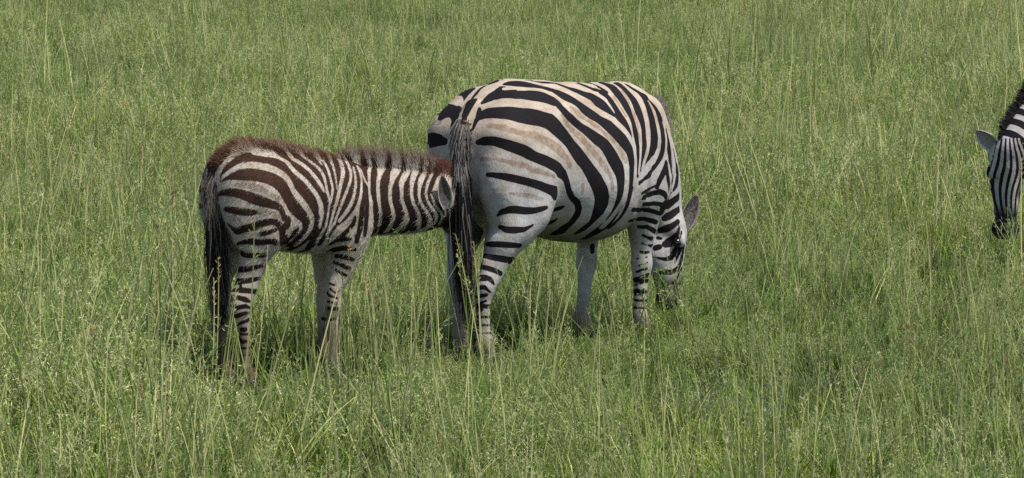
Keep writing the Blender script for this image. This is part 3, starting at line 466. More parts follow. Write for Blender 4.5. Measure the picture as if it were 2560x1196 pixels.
FOAL_STRIPES = '''-217,-14,940,12.7 -209,-9,969,22.9 -195,-15,998,32 -167,-25,1021,21.7 -146,-18,1032,22.5 -120,-4,1041,22.6 -93,9,1048,21.7 -69,19,1055,19 -45,29,1058,15.3 -20,12,1060,12 6,-5,1057,12.7
-14,-42,1055,12.7 28,-44,1048,15.3 67,-52,1042,16.6 91,-52,1039,16.6 115,-60,1031,15.9 130,-78,1018,28.9 159,-81,1013,22.9
-202,-63,935,2.3 -190,-72,964,6.2 -175,-81,981,10.3 -153,-91,995,16.1 -124,-96,1006,23.1 -93,-99,1016,28.5 -72,-109,1017,28.3 -50,-125,1011,20.2 -15,-128,1009,21.1 13,-130,1003,26 40,-135,995,29.2 65,-142,982,31.6 82,-151,963,30.4 81,-163,942,26.6 104,-169,916,25.2 134,-173,885,24.6 152,-175,868,24.5 167,-177,851,24 189,-182,818,21.2 201,-186,789,17.2 205,-187,762,12.2 215,-185,734,11.9 216,-180,709,13.8 205,-172,684,16 182,-159,660,16.9 162,-137,636,17.1 151,-102,615,16.6 149,-76,603,11.4 151,-62,599,8
-204,-61,917,2.1 -196,-81,929,5.9 -185,-100,940,12.7 -168,-123,947,18.9 -144,-146,950,23.9 -116,-163,950,25.5 -83,-176,945,26.1 -47,-187,936,27.9 -14,-196,922,32.7 14,-203,902,35.1 36,-205,872,34.8 48,-202,853,34.5 62,-197,833,32.8 74,-193,812,29.7 96,-187,796,26 114,-184,779,24.1 137,-181,760,20.7 158,-178,737,16.2 168,-174,708,16.3 165,-168,686,17.8 154,-156,664,19.1 139,-138,646,16.7 130,-119,632,13.7 124,-102,624,10.9
-207,-57,863,5.5 -204,-82,870,10 -197,-109,873,13.2 -185,-135,873,15.3 -168,-156,868,16.5 -144,-173,859,18.1 -113,-188,845,19.8 -80,-205,832,18.2 -50,-217,822,16.2 -24,-223,814,14.7 -3,-224,800,13.5 9,-224,781,13 13,-225,758,10.8
-202,-89,800,5 -197,-120,798,11.2 -186,-140,796,12.8 -170,-157,792,13.6 -150,-169,789,13.6 -120,-181,786,10.8 -111,-185,787,8.3
-187,-91,735,3.2 -179,-110,718,7.4 -167,-126,704,12.8 -145,-158,716,14.4 -107,-177,726,15 -89,-189,734,13.9 -72,-203,741,12.7 -50,-215,745,11.2 -29,-223,745,9.9 -4,-224,724,12.5 7,-219,704,14.5 18,-210,682,18.6 33,-195,663,24.6 87,-117,639,20.3
-82,-191,693,6.4 -53,-213,699,6.4 -24,-222,710,3.9
-148,-103,643,2 -148,-124,652,4.9 -126,-152,660,9.6 -107,-165,659,10.3 -90,-178,656,9.9 -57,-203,659,9.5 -29,-211,658,10.1 -15,-208,651,11
-127,-105,606,10.8 -118,-140,598,9.6 -95,-165,598,9.1 -63,-179,598,6.4 -44,-180,598,3.5
-129,-89,532,9.8 -128,-115,535,9.7 -109,-146,541,9 -76,-163,549,5.7 -55,-163,552,3.6
-138,-73,479,10.9 -144,-109,483,11.3 -119,-141,488,9.3 -98,-149,492,8.3 -56,-144,498,3.8
-168,-97,447,7.2 -152,-125,448,9.5 -136,-140,447,8.9 -115,-148,444,8.1 -75,-137,438,8.1
-144,-121,471,3 -146,-127,457,2.8
-179,-107,422,3.6 -161,-131,416,7.2 -137,-147,408,9 -110,-146,397,2.2
-183,-110,405,4.1 -173,-123,407,4.5
-183,-112,382,5.1 -174,-125,382,4.5
-176,-120,363,3.6 -161,-137,376,6.4 -137,-147,379,6.4 -106,-139,369,2.4
-173,-109,328,2.2 -158,-133,341,6.5 -135,-143,348,5.7 -95,-123,344,3.6
-161,-117,300,4.8 -146,-133,308,4.8 -113,-135,317,5.9
-177,-96,339,4 -176,-115,348,4
-141,-126,276,6.8 -127,-131,276,7.6
-149,-100,258,3.6 -144,-104,235,6.8 -132,-121,220,4.3 -124,-126,224,3.8
122,-170,704,3.7 111,-162,682,14 93,-149,664,17.2 87,-132,648,11.9
23,-222,761,10.3 48,-209,736,23.1 20,-219,717,13.9
228,-137,626,8.9 228,-104,601,10 211,-65,588,10
102,-74,1026,31.8 122,-92,1010,33.6 139,-112,991,31 153,-134,966,31.2 164,-144,949,31.4 178,-153,929,31.3 193,-159,911,29.9 216,-170,880,23.9 235,-180,852,20.5 253,-185,825,19.8 261,-187,801,18.2 264,-188,775,16.5 263,-187,752,15.2 244,-187,738,13.6 237,-182,711,13.6 228,-176,691,13.8 216,-160,656,13.9 211,-134,624,13.1 218,-94,597,10
170,-51,1025,7.2 171,-71,1017,21.8 182,-98,998,29.1 206,-116,977,26.3 228,-129,953,23.3 243,-144,929,21.6 253,-157,907,18.8 258,-167,886,14 260,-176,865,7.1
227,-10,1021,5.4 248,-24,1015,7.7 246,-50,1010,9 259,-78,995,28.9 274,-101,976,29.1 284,-123,955,20.5 288,-140,932,16.5 291,-154,906,15.3 293,-166,877,14.5 287,-176,853,10.6 282,-182,832,6.7 280,-185,813,2.9
397,17,988,10.9 356,-55,985,25.5 345,-82,975,26.9 338,-103,962,24 331,-121,946,20.8 327,-135,928,18 325,-153,893,14.6 322,-166,861,12.7 315,-176,834,13.8 305,-182,811,13.8 293,-185,787,12.8 280,-186,750,12.2 271,-184,719,11.1 265,-180,696,10.1 262,-173,674,9.4 259,-160,649,8.9 260,-136,620,8.1
427,-4,984,9 400,-57,976,23 389,-83,963,24.2 382,-103,949,22.7 374,-118,935,19.8 358,-140,908,15.1 346,-153,885,12.7 341,-159,874,11.9
474,11,978,7.2 463,-21,978,7.8 451,-56,967,18.5 445,-76,955,15.4 436,-94,941,14.3 426,-111,927,14.2 415,-126,912,14.3 403,-138,896,14.4 391,-148,880,14.2 368,-163,850,12.8 345,-175,823,10.3 328,-182,798,9.5 315,-184,772,9 303,-184,742,8.4 289,-182,705,6.5 281,-175,676,5.6 278,-167,658,5.9
500,-16,974,9 483,-52,965,17.8 473,-88,943,10.8 463,-105,929,10.1 453,-121,912,10.5 443,-133,896,11.3 422,-152,864,12 402,-164,834,11.9 382,-172,807,11.8 360,-178,779,12.1 340,-180,751,9.5 323,-180,723,6.3 308,-179,696,6.2 299,-173,669,5.9 298,-157,641,5.4
495,-56,962,15.1 485,-88,941,10.7 475,-117,914,10.3 465,-140,881,12.3 447,-163,849,11 430,-178,818,10.2 415,-182,787,9.4 396,-178,755,10 372,-172,729,11 339,-176,710,9.8
520,-65,950,11.9 513,-83,938,10.5 506,-110,913,8.7 505,-127,886,12.8 491,-151,856,14.1 477,-167,840,10.9 467,-179,825,9.1 453,-190,795,8.3 446,-192,760,8.7 444,-191,724,9.4 442,-188,698,10.3 438,-185,674,9.9 432,-183,650,8.2 428,-179,628,7
581,-18,945,10.9 549,-70,932,22.5 536,-91,920,19.2 521,-117,893,12.1 512,-135,865,11 495,-162,838,11.3 482,-181,811,10.4 478,-188,778,11.7 475,-189,742,11.7 473,-188,705,9.9 472,-183,673,9.2 471,-181,657,9.1
642,-13,938,9 613,-47,930,13 597,-67,919,16.8 585,-83,905,18.3 575,-97,890,17.9 562,-115,861,17.6 553,-129,833,21.4 548,-140,805,23.5 553,-139,772,22.8 566,-126,732,22.3 573,-112,691,24.5 587,-87,663,21.8 600,-64,648,15.9
727,-23,932,8.1 700,-33,931,16.6 679,-57,921,13.7 662,-71,910,17 639,-93,886,21.7 627,-107,857,19.9 621,-114,828,19.4 621,-119,798,21.7 626,-120,765,25 632,-117,737,25.6 638,-109,710,25.5 644,-95,685,25.2 649,-76,660,22.9 654,-62,648,22.1
795,-28,920,7.2 742,-68,911,9.3 713,-89,892,10 693,-103,872,11.5 687,-112,852,14.6 681,-121,814,18.2 685,-122,773,20.4 694,-121,751,21.8 708,-114,712,25.5 701,-98,678,21.5 698,-69,650,17.3
854,-23,916,7.2 816,-40,917,9 791,-64,909,10 774,-80,898,11 752,-100,873,14.1 742,-115,844,16.1 737,-123,815,17 744,-126,785,18.4 759,-126,755,20.1 772,-123,732,17.9 779,-116,706,16.3 779,-103,677,16.6 762,-87,657,18.7 753,-75,647,19
883,-45,912,6.3 860,-60,910,10.5 841,-75,903,8.3 812,-93,887,8.6 792,-108,864,10.9 783,-120,835,12.7 782,-127,811,14.1 789,-131,785,15.9 805,-132,756,18 825,-128,727,16.8 838,-120,699,15.5 841,-106,674,16.4 818,-90,659,16.1 804,-82,652,15.4
934,-36,907,5.4 893,-76,901,7 868,-95,888,7.4 850,-106,876,8.5 835,-115,862,9.9 825,-123,841,11.5 820,-130,819,12.8 829,-135,781,12.6 843,-136,762,12.3 857,-135,742,12 880,-128,711,11.3 877,-114,680,8.1
966,-61,900,4.5 936,-83,894,8 914,-95,886,7.6 895,-108,874,8.8 879,-118,859,10 857,-130,832,10.6 852,-135,802,12 874,-138,764,12.4 899,-134,733,10.5 922,-122,701,11.3 919,-111,680,15.7 913,-96,662,19.9 883,-73,643,5.4
865,-131,828,4.4 869,-137,794,6.5 881,-138,775,8 897,-137,755,9.3 915,-134,737,9.1 932,-127,719,8.8 946,-113,691,12.4 950,-82,658,23.9
951,-133,745,4.6 961,-126,725,7.5 972,-116,705,11.1 980,-101,684,15.6 997,-69,662,14.7 1014,-34,641,7.6 1039,6,625,7.2
967,-135,759,4.6 987,-123,724,6.7 998,-112,707,8.9 1012,-93,688,11.4 1022,-76,670,8.3 1029,-63,652,6.5
316,-137,620,6 340,-148,636,11.6 368,-159,659,10.4 385,-166,675,6.9 399,-173,692,6.2 412,-180,710,5.7 416,-184,739,2.8
359,-146,635,6.7 382,-158,640,5.9 401,-169,642,4.7
356,-86,588,13.9 363,-108,593,9.4 384,-144,600,8 405,-162,597,6.4 413,-165,593,4.7
370,-100,561,5.6 376,-122,564,6.5 397,-148,557,7.5 423,-156,547,4.7
368,-88,534,3.7 374,-123,529,5.6 393,-141,516,7.4 416,-146,508,3.7
365,-111,501,3.9 376,-128,487,5.5 400,-138,477,3.7
424,-181,654,3.9 430,-179,628,6.8
419,-169,598,3.7 427,-170,590,3.7
344,-90,440,2.2 353,-115,436,2.2
340,-101,419,2.7 357,-121,399,2
336,-81,401,4 337,-106,388,3.4 360,-123,378,2.6
331,-95,363,2.9 347,-119,358,2.8 360,-123,355,2.6
331,-96,334,4.8 348,-118,332,5.7 361,-122,329,5.6
413,65,266,3.8 428,60,263,3.9
334,-102,283,4.1 355,-117,287,3.8
'''
FOAL_SHADOWS = '''-174,-139,906,5.4 -154,-159,905,8 -126,-176,900,9.9 -94,-193,892,10.9 -74,-205,878,9.8 -49,-216,861,8.5 -14,-221,842,7.6
-95,-193,787,9.2 -62,-211,785,9.2 -36,-222,778,8.5 -18,-226,767,7.3
335,-75,305,24.9 334,-103,305,17 363,-118,305,11.5
-132,-124,239,11.1 -125,-125,216,11.4 -124,-123,185,10.7 -128,-117,147,9.6
'''
FOAL_PALE = '''-56,-92,1033,7.3 -36,-103,1029,10.8 -6,-106,1025,13.5 31,-104,1021,13.8 61,-112,1011,12.5 86,-118,999,13.1 102,-126,986,14.3 109,-140,967,13.3 121,-150,950,12 138,-156,935,10.9 164,-162,912,10.3 189,-169,883,9.7 210,-178,853,8.7 227,-185,823,8.1 237,-188,794,7.9 239,-189,764,7.3 234,-187,735,6.1 233,-182,713,5.4 232,-179,702,5.1
-199,-72,936,6.4 -184,-91,953,8.7 -163,-109,971,11.1 -131,-120,986,14.2 -97,-133,989,15.4 -65,-146,986,15.4 -34,-156,976,16.2 -2,-161,966,16.5 26,-167,954,15.5 51,-171,940,15.1 66,-175,922,16.1 77,-180,899,16.3 89,-183,874,14.4 113,-184,844,12.2 141,-184,813,11.7 166,-184,783,10.8 186,-184,753,9.5 193,-181,729,8.6 187,-175,701,8.4 176,-166,676,8.4 160,-147,649,7.8 151,-125,630,7.6 149,-112,621,7.4
149,-56,1026,9.3 144,-75,1018,10.8 145,-100,1000,11.7 163,-112,988,11 182,-123,974,10.6 202,-133,956,10.2 221,-144,932,9.3 236,-157,907,8.6 247,-169,883,8.2 256,-178,858,4.5
218,-4,1023,2.5 220,-28,1021,2.9 210,-66,1012,7.1 222,-91,995,8.3 240,-103,981,8.3 260,-118,963,7.9 272,-136,940,6.8 277,-152,913,5.8 275,-164,890,5.5 274,-174,866,5.4 277,-180,842,4.9 279,-184,820,3.4 280,-185,809,2.6
323,-75,983,4.7 315,-106,965,5.6 313,-125,946,5.9 311,-140,925,5.8 310,-151,904,5.8 311,-165,868,5.6 301,-175,845,5.1 291,-182,823,4.6 279,-186,795,4 273,-187,769,3.9 268,-186,741,3.6 265,-184,718,3.3 259,-179,692,3.4 252,-171,672,3.2 251,-162,655,2.7
310,-20,1001,2.1 295,-58,996,4.7 293,-94,978,4.3 294,-107,968,3.2
409,8,987,3.5 388,-33,987,7.2 369,-69,976,6.8 359,-94,963,6 352,-114,947,5.4 347,-130,929,4.6 343,-143,909,3.7 338,-154,887,3 334,-163,863,2.3
436,-11,982,3.5 465,17,978,4 443,-25,979,9.8 430,-52,972,10.9 422,-72,962,10.7 409,-102,940,10.5 395,-122,923,9 378,-140,902,8 359,-155,876,7.3 340,-170,844,7.3 324,-180,815,7 312,-184,789,6.3 299,-184,756,5.2 289,-184,725,4.3 282,-181,699,3.9 275,-174,674,3.3 273,-169,662,2.9
483,5,977,2.1 466,-42,972,6.9 458,-74,955,6.5 450,-100,934,5.8 440,-120,915,5 423,-138,891,4.9 400,-153,863,5.2 386,-161,846,5.3 372,-168,829,5.6 358,-175,812,5.7 338,-182,782,5.3 323,-182,749,5.2 308,-181,716,4.7 291,-180,694,4 282,-174,672,3.4 283,-160,646,3
478,-83,946,3.2 468,-106,927,4 459,-127,903,4.5 448,-145,875,4.8 428,-164,842,4.8 411,-174,813,5.6 396,-177,788,6.8 380,-176,766,8.4 360,-176,746,9.3 338,-178,725,7.8
507,-74,948,4.4 498,-102,926,4.3 493,-121,903,4 485,-137,879,3.9 464,-164,848,4.5 446,-181,818,5.1 432,-187,790,6 418,-185,764,7 401,-178,738,7.6 378,-170,715,8.4 357,-170,701,11.2 334,-173,687,12.8 315,-172,671,12.9 301,-160,645,6.9
516,-84,937,4.2 509,-110,912,4.7 513,-123,888,5 525,-128,866,5.4
641,-11,938,4.2 611,-27,938,6.3 589,-51,931,5.2 563,-79,917,8.3 545,-107,891,8 534,-125,863,7.1 519,-148,836,7.8 504,-171,810,8.7 501,-178,777,9.9 504,-175,739,10.9 498,-178,703,10.8 497,-176,684,10.8
710,-13,934,7.1 672,-38,930,11.1 647,-61,919,8.7 620,-81,902,8.2 603,-96,883,8.4 592,-108,859,8.9 584,-119,831,9.4 582,-126,800,9.3 590,-124,768,8.7 600,-118,742,7.1 608,-107,714,6.6 616,-90,682,6.5
782,-20,922,7.1 735,-62,916,8.3 701,-86,896,8.7 681,-96,882,8.1 658,-110,853,8.2 650,-118,812,7.9 650,-120,790,7.6 662,-121,752,7.6 674,-114,714,8 671,-105,694,8.7 669,-92,675,9.4 668,-67,651,10.9
843,-16,916,6.4 806,-49,915,9.5 773,-77,900,7 752,-91,886,7.5 727,-105,866,8.1 715,-116,844,8.6 711,-122,820,7.8 710,-124,798,7 717,-124,774,6.8 730,-122,749,7.2 740,-119,729,7.4 739,-112,703,8.7 729,-97,672,10.6 721,-78,653,10.7 719,-66,644,10.5
874,-39,914,5.6 833,-68,907,7 811,-85,894,6.5 795,-97,881,6.8 774,-111,853,7.2 764,-121,827,6.8 763,-127,800,6.4 770,-129,773,6.4 786,-128,749,6.1 802,-125,726,6.1 814,-118,703,6.6 820,-103,674,8.1 825,-91,659,8.9
930,-34,907,5.6 880,-73,903,6.6 858,-91,892,5.8 839,-104,878,5.7 825,-113,863,5.6 807,-123,836,5.2 800,-129,812,4.9 802,-133,785,5.4 818,-133,758,5.7 842,-131,732,6 864,-125,705,6 876,-115,681,6.9 879,-98,660,7.3
951,-48,905,3.5 932,-64,904,6.8 910,-82,897,4.4 891,-95,887,4.4 873,-108,874,4.6 857,-118,858,4.8 840,-129,829,4.8 835,-134,803,4.7 844,-136,778,4.8 862,-136,753,4.7 886,-133,730,4.8 900,-127,708,5.7 899,-118,688,6.7 888,-105,667,6.8
862,-135,809,2.4 871,-138,784,3.3 883,-138,760,4.1 902,-135,740,4.3 921,-130,724,4.5 936,-121,703,6.2 933,-106,676,7.2
'''
GRAZER_STRIPES = '''1245,60,812,6.3 1245,79,792,6.5 1241,94,773,6.5 1225,111,754,4.1
1214,76,835,7.6 1206,102,807,6.5
1257,96,745,5.2 1259,104,700,5.4
1266,70,773,4.6 1268,83,753,5 1270,96,716,4.7 1272,98,700,4.1
'''
GRAZER_SHADOWS = ''''''
GRAZER_PALE = ''''''
# ------------------------------------------------------------------ materials
def nt(mat):
    mat.use_nodes = True
    n = mat.node_tree.nodes
    return n, mat.node_tree.links, n['Principled BSDF']

def mixc(n, l, fac, a, b, mode='MIX'):
    m = n.new('ShaderNodeMix'); m.data_type = 'RGBA'; m.blend_type = mode
    for s, v in ((m.inputs[0], fac), (m.inputs[6], a), (m.inputs[7], b)):
        if hasattr(v, 'links'):
            l.new(v, s)
        elif isinstance(v, tuple):
            s.default_value = v if len(v) == 4 else v + (1,)
        else:
            s.default_value = v
    return m.outputs[2]

def noise(n, l, scale, detail=3, vec=None, rough=.55):
    t = n.new('ShaderNodeTexNoise')
    t.inputs['Scale'].default_value = scale
    t.inputs['Detail'].default_value = detail
    t.inputs['Roughness'].default_value = rough
    if vec is not None:
        l.new(vec, t.inputs['Vector'])
    return t.outputs['Fac']

def maprange(n, l, v, a, b, c=0., d=1., smooth=True):
    m = n.new('ShaderNodeMapRange')
    if smooth:
        m.interpolation_type = 'SMOOTHSTEP'
    l.new(v, m.inputs['Value'])
    m.inputs['From Min'].default_value = a; m.inputs['From Max'].default_value = b
    m.inputs['To Min'].default_value = c; m.inputs['To Max'].default_value = d
    return m.outputs['Result']

def math_(n, l, op, a, b):
    m = n.new('ShaderNodeMath'); m.operation = op
    for s, v in zip(m.inputs, (a, b)):
        if hasattr(v, 'links'):
            l.new(v, s)
        else:
            s.default_value = v
    return m.outputs[0]

def attr(n, name, out='Fac'):
    a = n.new('ShaderNodeAttribute'); a.attribute_name = name
    return a.outputs[out]

def coat_material(name, black, brown, black_top=None, fuzz=.002, dust=(.72, .62, .52)):
    m = bpy.data.materials.new(name)
    n, l, p = nt(m)
    tc = n.new('ShaderNodeTexCoord').outputs['Object']
    st = n.new('ShaderNodeMapping'); l.new(tc, st.inputs[0]); st.inputs['Scale'].default_value = (1, 1, .35)
    fine = noise(n, l, 190, 2, st.outputs[0])
    mid = noise(n, l, 16, 4, tc)
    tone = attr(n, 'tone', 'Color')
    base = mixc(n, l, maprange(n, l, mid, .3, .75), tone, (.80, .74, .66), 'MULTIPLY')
    base = mixc(n, l, maprange(n, l, fine, .30, .60, .55, 0.), base, (.62, .56, .50), 'MULTIPLY')
    dusty = noise(n, l, 5.5, 4, tc, .6)
    base = mixc(n, l, maprange(n, l, dusty, .45, .72, 0, .55), base, dust, 'MULTIPLY')
    sh = attr(n, 'shadow')
    sh = math_(n, l, 'ADD', sh, math_(n, l, 'MULTIPLY', math_(n, l, 'SUBTRACT', mid, .5), .02))
    sf = maprange(n, l, sh, -.003, .004, 0, 1)
    sf = math_(n, l, 'MULTIPLY', sf, maprange(n, l, noise(n, l, 34, 4, tc, .7), .34, .60, .30, .85))
    base = mixc(n, l, sf, base, brown)
    sd = attr(n, 'stripe')
    jit = math_(n, l, 'MULTIPLY', math_(n, l, 'SUBTRACT', fine, .5), fuzz * 2.0)
    jit2 = math_(n, l, 'MULTIPLY', math_(n, l, 'SUBTRACT', noise(n, l, 30, 2, tc), .5), .0035)
    sd = math_(n, l, 'ADD', math_(n, l, 'ADD', sd, jit), jit2)
    bf = maprange(n, l, sd, -fuzz, fuzz)
    dark = black
    if black_top:
        dark = mixc(n, l, attr(n, 'topbrown'), black, black_top)
    dark = mixc(n, l, maprange(n, l, fine, .35, .7, 0, .6), dark, (.020, .016, .014))
    base = mixc(n, l, bf, base, dark)
    l.new(base, p.inputs['Base Color'])
    p.inputs['Roughness'].default_value = .78
    p.inputs['Specular IOR Level'].default_value = .08
    p.inputs['Sheen Weight'].default_value = 0
    b = n.new('ShaderNodeBump'); b.inputs['Strength'].default_value = .42; b.inputs['Distance'].default_value = .004
    h = math_(n, l, 'ADD', fine, math_(n, l, 'MULTIPLY', mid, 2.5))
    l.new(h, b.inputs['Height'])
    l.new(b.outputs[0], p.inputs['Normal'])
    return m

def hair_material():
    m = bpy.data.materials.new('hair')
    n, l, p = nt(m)
    l.new(attr(n, 'tint', 'Color'), p.inputs['Base Color'])
    p.inputs['Roughness'].default_value = .6
    p.inputs['Specular IOR Level'].default_value = .25
    return m

def flat_material(name, c1, c2, scale, rough=.6, spec=.3):
    m = bpy.data.materials.new(name)
    n, l, p = nt(m)
    tc = n.new('ShaderNodeTexCoord').outputs['Object']
    l.new(mixc(n, l, maprange(n, l, noise(n, l, scale, 4, tc), .35, .65), c1, c2), p.inputs['Base Color'])
    p.inputs['Roughness'].default_value = rough
    p.inputs['Specular IOR Level'].default_value = spec
    return m

HAIR = hair_material()
HOOF = flat_material('hoof', (.02, .018, .016), (.05, .042, .035), 30, .5)
EYE = flat_material('eye', (.006, .004, .003), (.012, .008, .006), 20, .12, .6)
EAR = bpy.data.materials.new('ear_fur')
_n, _l, _p = nt(EAR)
_tc = _n.new('ShaderNodeTexCoord').outputs['Object']
_l.new(mixc(_n, _l, maprange(_n, _l, noise(_n, _l, 95, 4, _tc, .7), .42, .66, 0, .75), attr(_n, 'tint', 'Color'), (.16, .14, .125)), _p.inputs['Base Color'])
_p.inputs['Roughness'].default_value = .75

# ------------------------------------------------------------------ coats
def parse(txt):
    out = []
    for line in txt.strip().splitlines():
        out.append(np.array([[float(c) for c in p.split(',')] for p in line.split()]) / 1000.0)
    return out

def signed(V, strokes, best=None, widen=1):
    """Largest (half width - distance) over all stripe curves: above zero inside a stripe."""
    if best is None:
        best = np.full(len(V), -.2)
    for s in strokes:
        m = s[:, 3].max() + .06
        lo = s[:, :3].min(0) - m; hi = s[:, :3].max(0) + m
        ii = np.nonzero(((V > lo) & (V < hi)).all(1))[0]
        if len(ii) == 0:
            continue
        P = V[ii]; b = best[ii]
        for a, c in zip(s[:-1], s[1:]):
            ab = c[:3] - a[:3]
            t = np.clip(((P - a[:3]) @ ab) / (ab @ ab + 1e-9), 0, 1)
            d = np.linalg.norm(P - a[:3] - t[:, None] * ab, axis=1)
            w = a[3] + (c[3] - a[3]) * t
            b = np.maximum(b, w + widen * (np.minimum(.005, w * .22) + .003 * np.clip((.014 - w) / .008, 0, 1)) - d)
        best[ii] = b
    return best

def mirrored(strokes):
    out = []
    for s in strokes:
        if s[:, 1].mean() < .02:
            t = s.copy(); t[:, 1] *= -1
            out.append(t)
    return out

def axis_coord(V, pts):
    """Arc length along a polyline and distance from it."""
    pts = np.array(pts, float)
    best = np.full(len(V), 9.); arc = np.zeros(len(V)); s0 = 0
    for a, b in zip(pts[:-1], pts[1:]):
        ab = b - a; L = np.linalg.norm(ab)
        t = np.clip((V - a) @ ab / (L * L), 0, 1)
        d = np.linalg.norm(V - a - t[:, None] * ab, axis=1)
        m = d < best
        arc = np.where(m, s0 + t * L, arc); best = np.where(m, d, best)
        s0 += L
    return arc, best

def leaf_mesh(base, tip, wide, open_dir, width, cup, tone_out, tone_in, parent, name, edge=None, seg=12):
    """A cupped ear with thickness: outer shell, inner shell and a rim."""
    base = np.array(base, float); tip = np.array(tip, float)
    ax = tip - base; L = np.linalg.norm(ax); ax /= L
    o = np.array(open_dir, float); o -= ax * (o @ ax); o /= np.linalg.norm(o)
    w = np.cross(ax, o)
    V, C = [], []
    nr = 14
    for shell in (0, 1):
        for i in range(nr + 1):
            t = i / nr
            prof = (math.sin(math.pi * min(1, (t * .86 + .12))) ** .75) * (1 - .25 * t)
            if i == nr:
                prof = .10
            for j in range(seg + 1):
                a = -1 + 2 * j / seg
                x = width * prof * math.sin(a * 1.25) / math.sin(1.25)
                y = -cup * prof * math.cos(a * 1.45)
                th = .006 * shell
                V.append(base + ax * L * t + w * x * (1 - .06 * shell) + o * (y + th * (1 - abs(a) * .6)))
                if shell == 0:
                    c = np.array(tone_out) * (1 - .5 * smooth01(.75, 1, t))
                    if edge is not None and abs(a) > .75:
                        c = np.array(edge)
                else:
                    c = np.array(tone_in) if abs(a) < .72 else np.array(tone_out if edge is None else edge)
                C.append(c)
    F = []
    m = (nr + 1) * (seg + 1)
    ix = lambda s, i, j: s * m + i * (seg + 1) + j
    for i in range(nr):
        for j in range(seg):
            F.append((ix(0, i, j), ix(0, i, j + 1), ix(0, i + 1, j + 1), ix(0, i + 1, j)))
            F.append((ix(1, i, j), ix(1, i + 1, j), ix(1, i + 1, j + 1), ix(1, i, j + 1)))
        for j in (0, seg):
            q = (ix(0, i, j), ix(0, i + 1, j), ix(1, i + 1, j), ix(1, i, j))
            F.append(q if j == 0 else q[::-1])
    for j in range(seg):
        F.append((ix(0, nr, j), ix(0, nr, j + 1), ix(1, nr, j + 1), ix(1, nr, j)))
    ob = new_mesh(name, V, F, EAR, True, parent)
    cattr(ob.data, 'tint', np.array(C))
    return ob

def strands(name, curves, radii, cols, parent, taper=.25):
    """Many hairs as three-sided tapering tubes in one mesh. curves (N, K, 3), radii (N), cols (N, 3) or (N, K, 3)."""
    curves = np.asarray(curves, float)
    N, Kp = curves.shape[:2]
    T = np.gradient(curves, axis=1)
    T /= np.linalg.norm(T, axis=2, keepdims=True) + 1e-9
    ref = np.where(np.abs(T[..., 2:3]) > .9, np.array([1., 0, 0]), np.array([0, 0, 1.]))
    A = np.cross(T, ref); A /= np.linalg.norm(A, axis=2, keepdims=True) + 1e-9
    B = np.cross(T, A)
    r = np.asarray(radii)[:, None] * np.linspace(1, taper, Kp)[None]
    V = np.stack([curves + r[..., None] * (A * math.cos(q) + B * math.sin(q)) for q in (0, 2.094, 4.189)], 2)
    idx = np.arange(N * Kp * 3).reshape(N, Kp, 3)
    Q = []
    for s in range(3):
        e = (s + 1) % 3
        Q.append(np.stack([idx[:, :-1, s], idx[:, :-1, e], idx[:, 1:, e], idx[:, 1:, s]], -1).reshape(-1, 4))
    ob = new_mesh(name, V.reshape(-1, 3), np.vstack(Q), HAIR, True, parent)
    cols = np.asarray(cols, float)
    if cols.ndim == 2:
        cols = np.repeat(cols[:, None], Kp, 1)
    cattr(ob.data, 'tint', np.repeat(cols[:, :, None], 3, 2).reshape(-1, 3))
    return ob

def hoof(pos, r, h, fwd, parent):
    """Low tapering hoof, longer at the toe, with a slanted coronet."""
    V, F = [], []
    n = 18
    for z, s, off in ((0., 1.0, .012), (h * .15, .99, .010), (h * .55, .86, .0), (h * .95, .76, -.012), (h * 1.1, .55, -.016)):
        for i in range(n):
            a = 2 * math.pi * i / n
            toe = 1.18 if math.cos(a) > 0 else 1.0
            x = math.cos(a) * r * s * toe + off * r / .05
            V.append((pos[0] + x * fwd[0] - math.sin(a) * r * s * .92 * fwd[1], pos[1] + x * fwd[1] + math.sin(a) * r * s * .92 * fwd[0], z + (.010 * math.cos(a) if z > h * .5 else 0)))
    for k in range(4):
        for i in range(n):
            j = (i + 1) % n
            F.append((k * n + i, k * n + j, (k + 1) * n + j, (k + 1) * n + i))
    F.append(tuple(range(n))[::-1]); F.append(tuple(range(4 * n, 5 * n)))
    return new_mesh('hoof', V, F, HOOF, True, parent)

def eyeball(c, r, parent):
    V, F = [], []
    n, m = 14, 8
    for i in range(m + 1):
        a = math.pi * i / m
        for j in range(n):
            b = 2 * math.pi * j / n
            V.append((c[0] + r * math.sin(a) * math.cos(b), c[1] + r * math.sin(a) * math.sin(b), c[2] + r * math.cos(a)))
    for i in range(m):
        for j in range(n):
            F.append((i * n + j, i * n + (j + 1) % n, (i + 1) * n + (j + 1) % n, (i + 1) * n + j))
    return new_mesh('eye', V, F, EYE, True, parent)

def head_frame(H):
    a, n, s = ortho(H['axis'], H['face'])
    o = np.array(H['poll'], float); L = H['len']
    return (lambda A, N, S=0.: o + (a * A + n * N + s * S) * L), a, n, s

MARE_COAT = coat_material('mare_coat', (.010, .009, .011), (.22, .145, .095), None, .0013)
FOAL_COAT = coat_material('foal_coat', (.016, .008, .006), (.17, .115, .075), (.050, .022, .012), .0026, (.62, .48, .36))

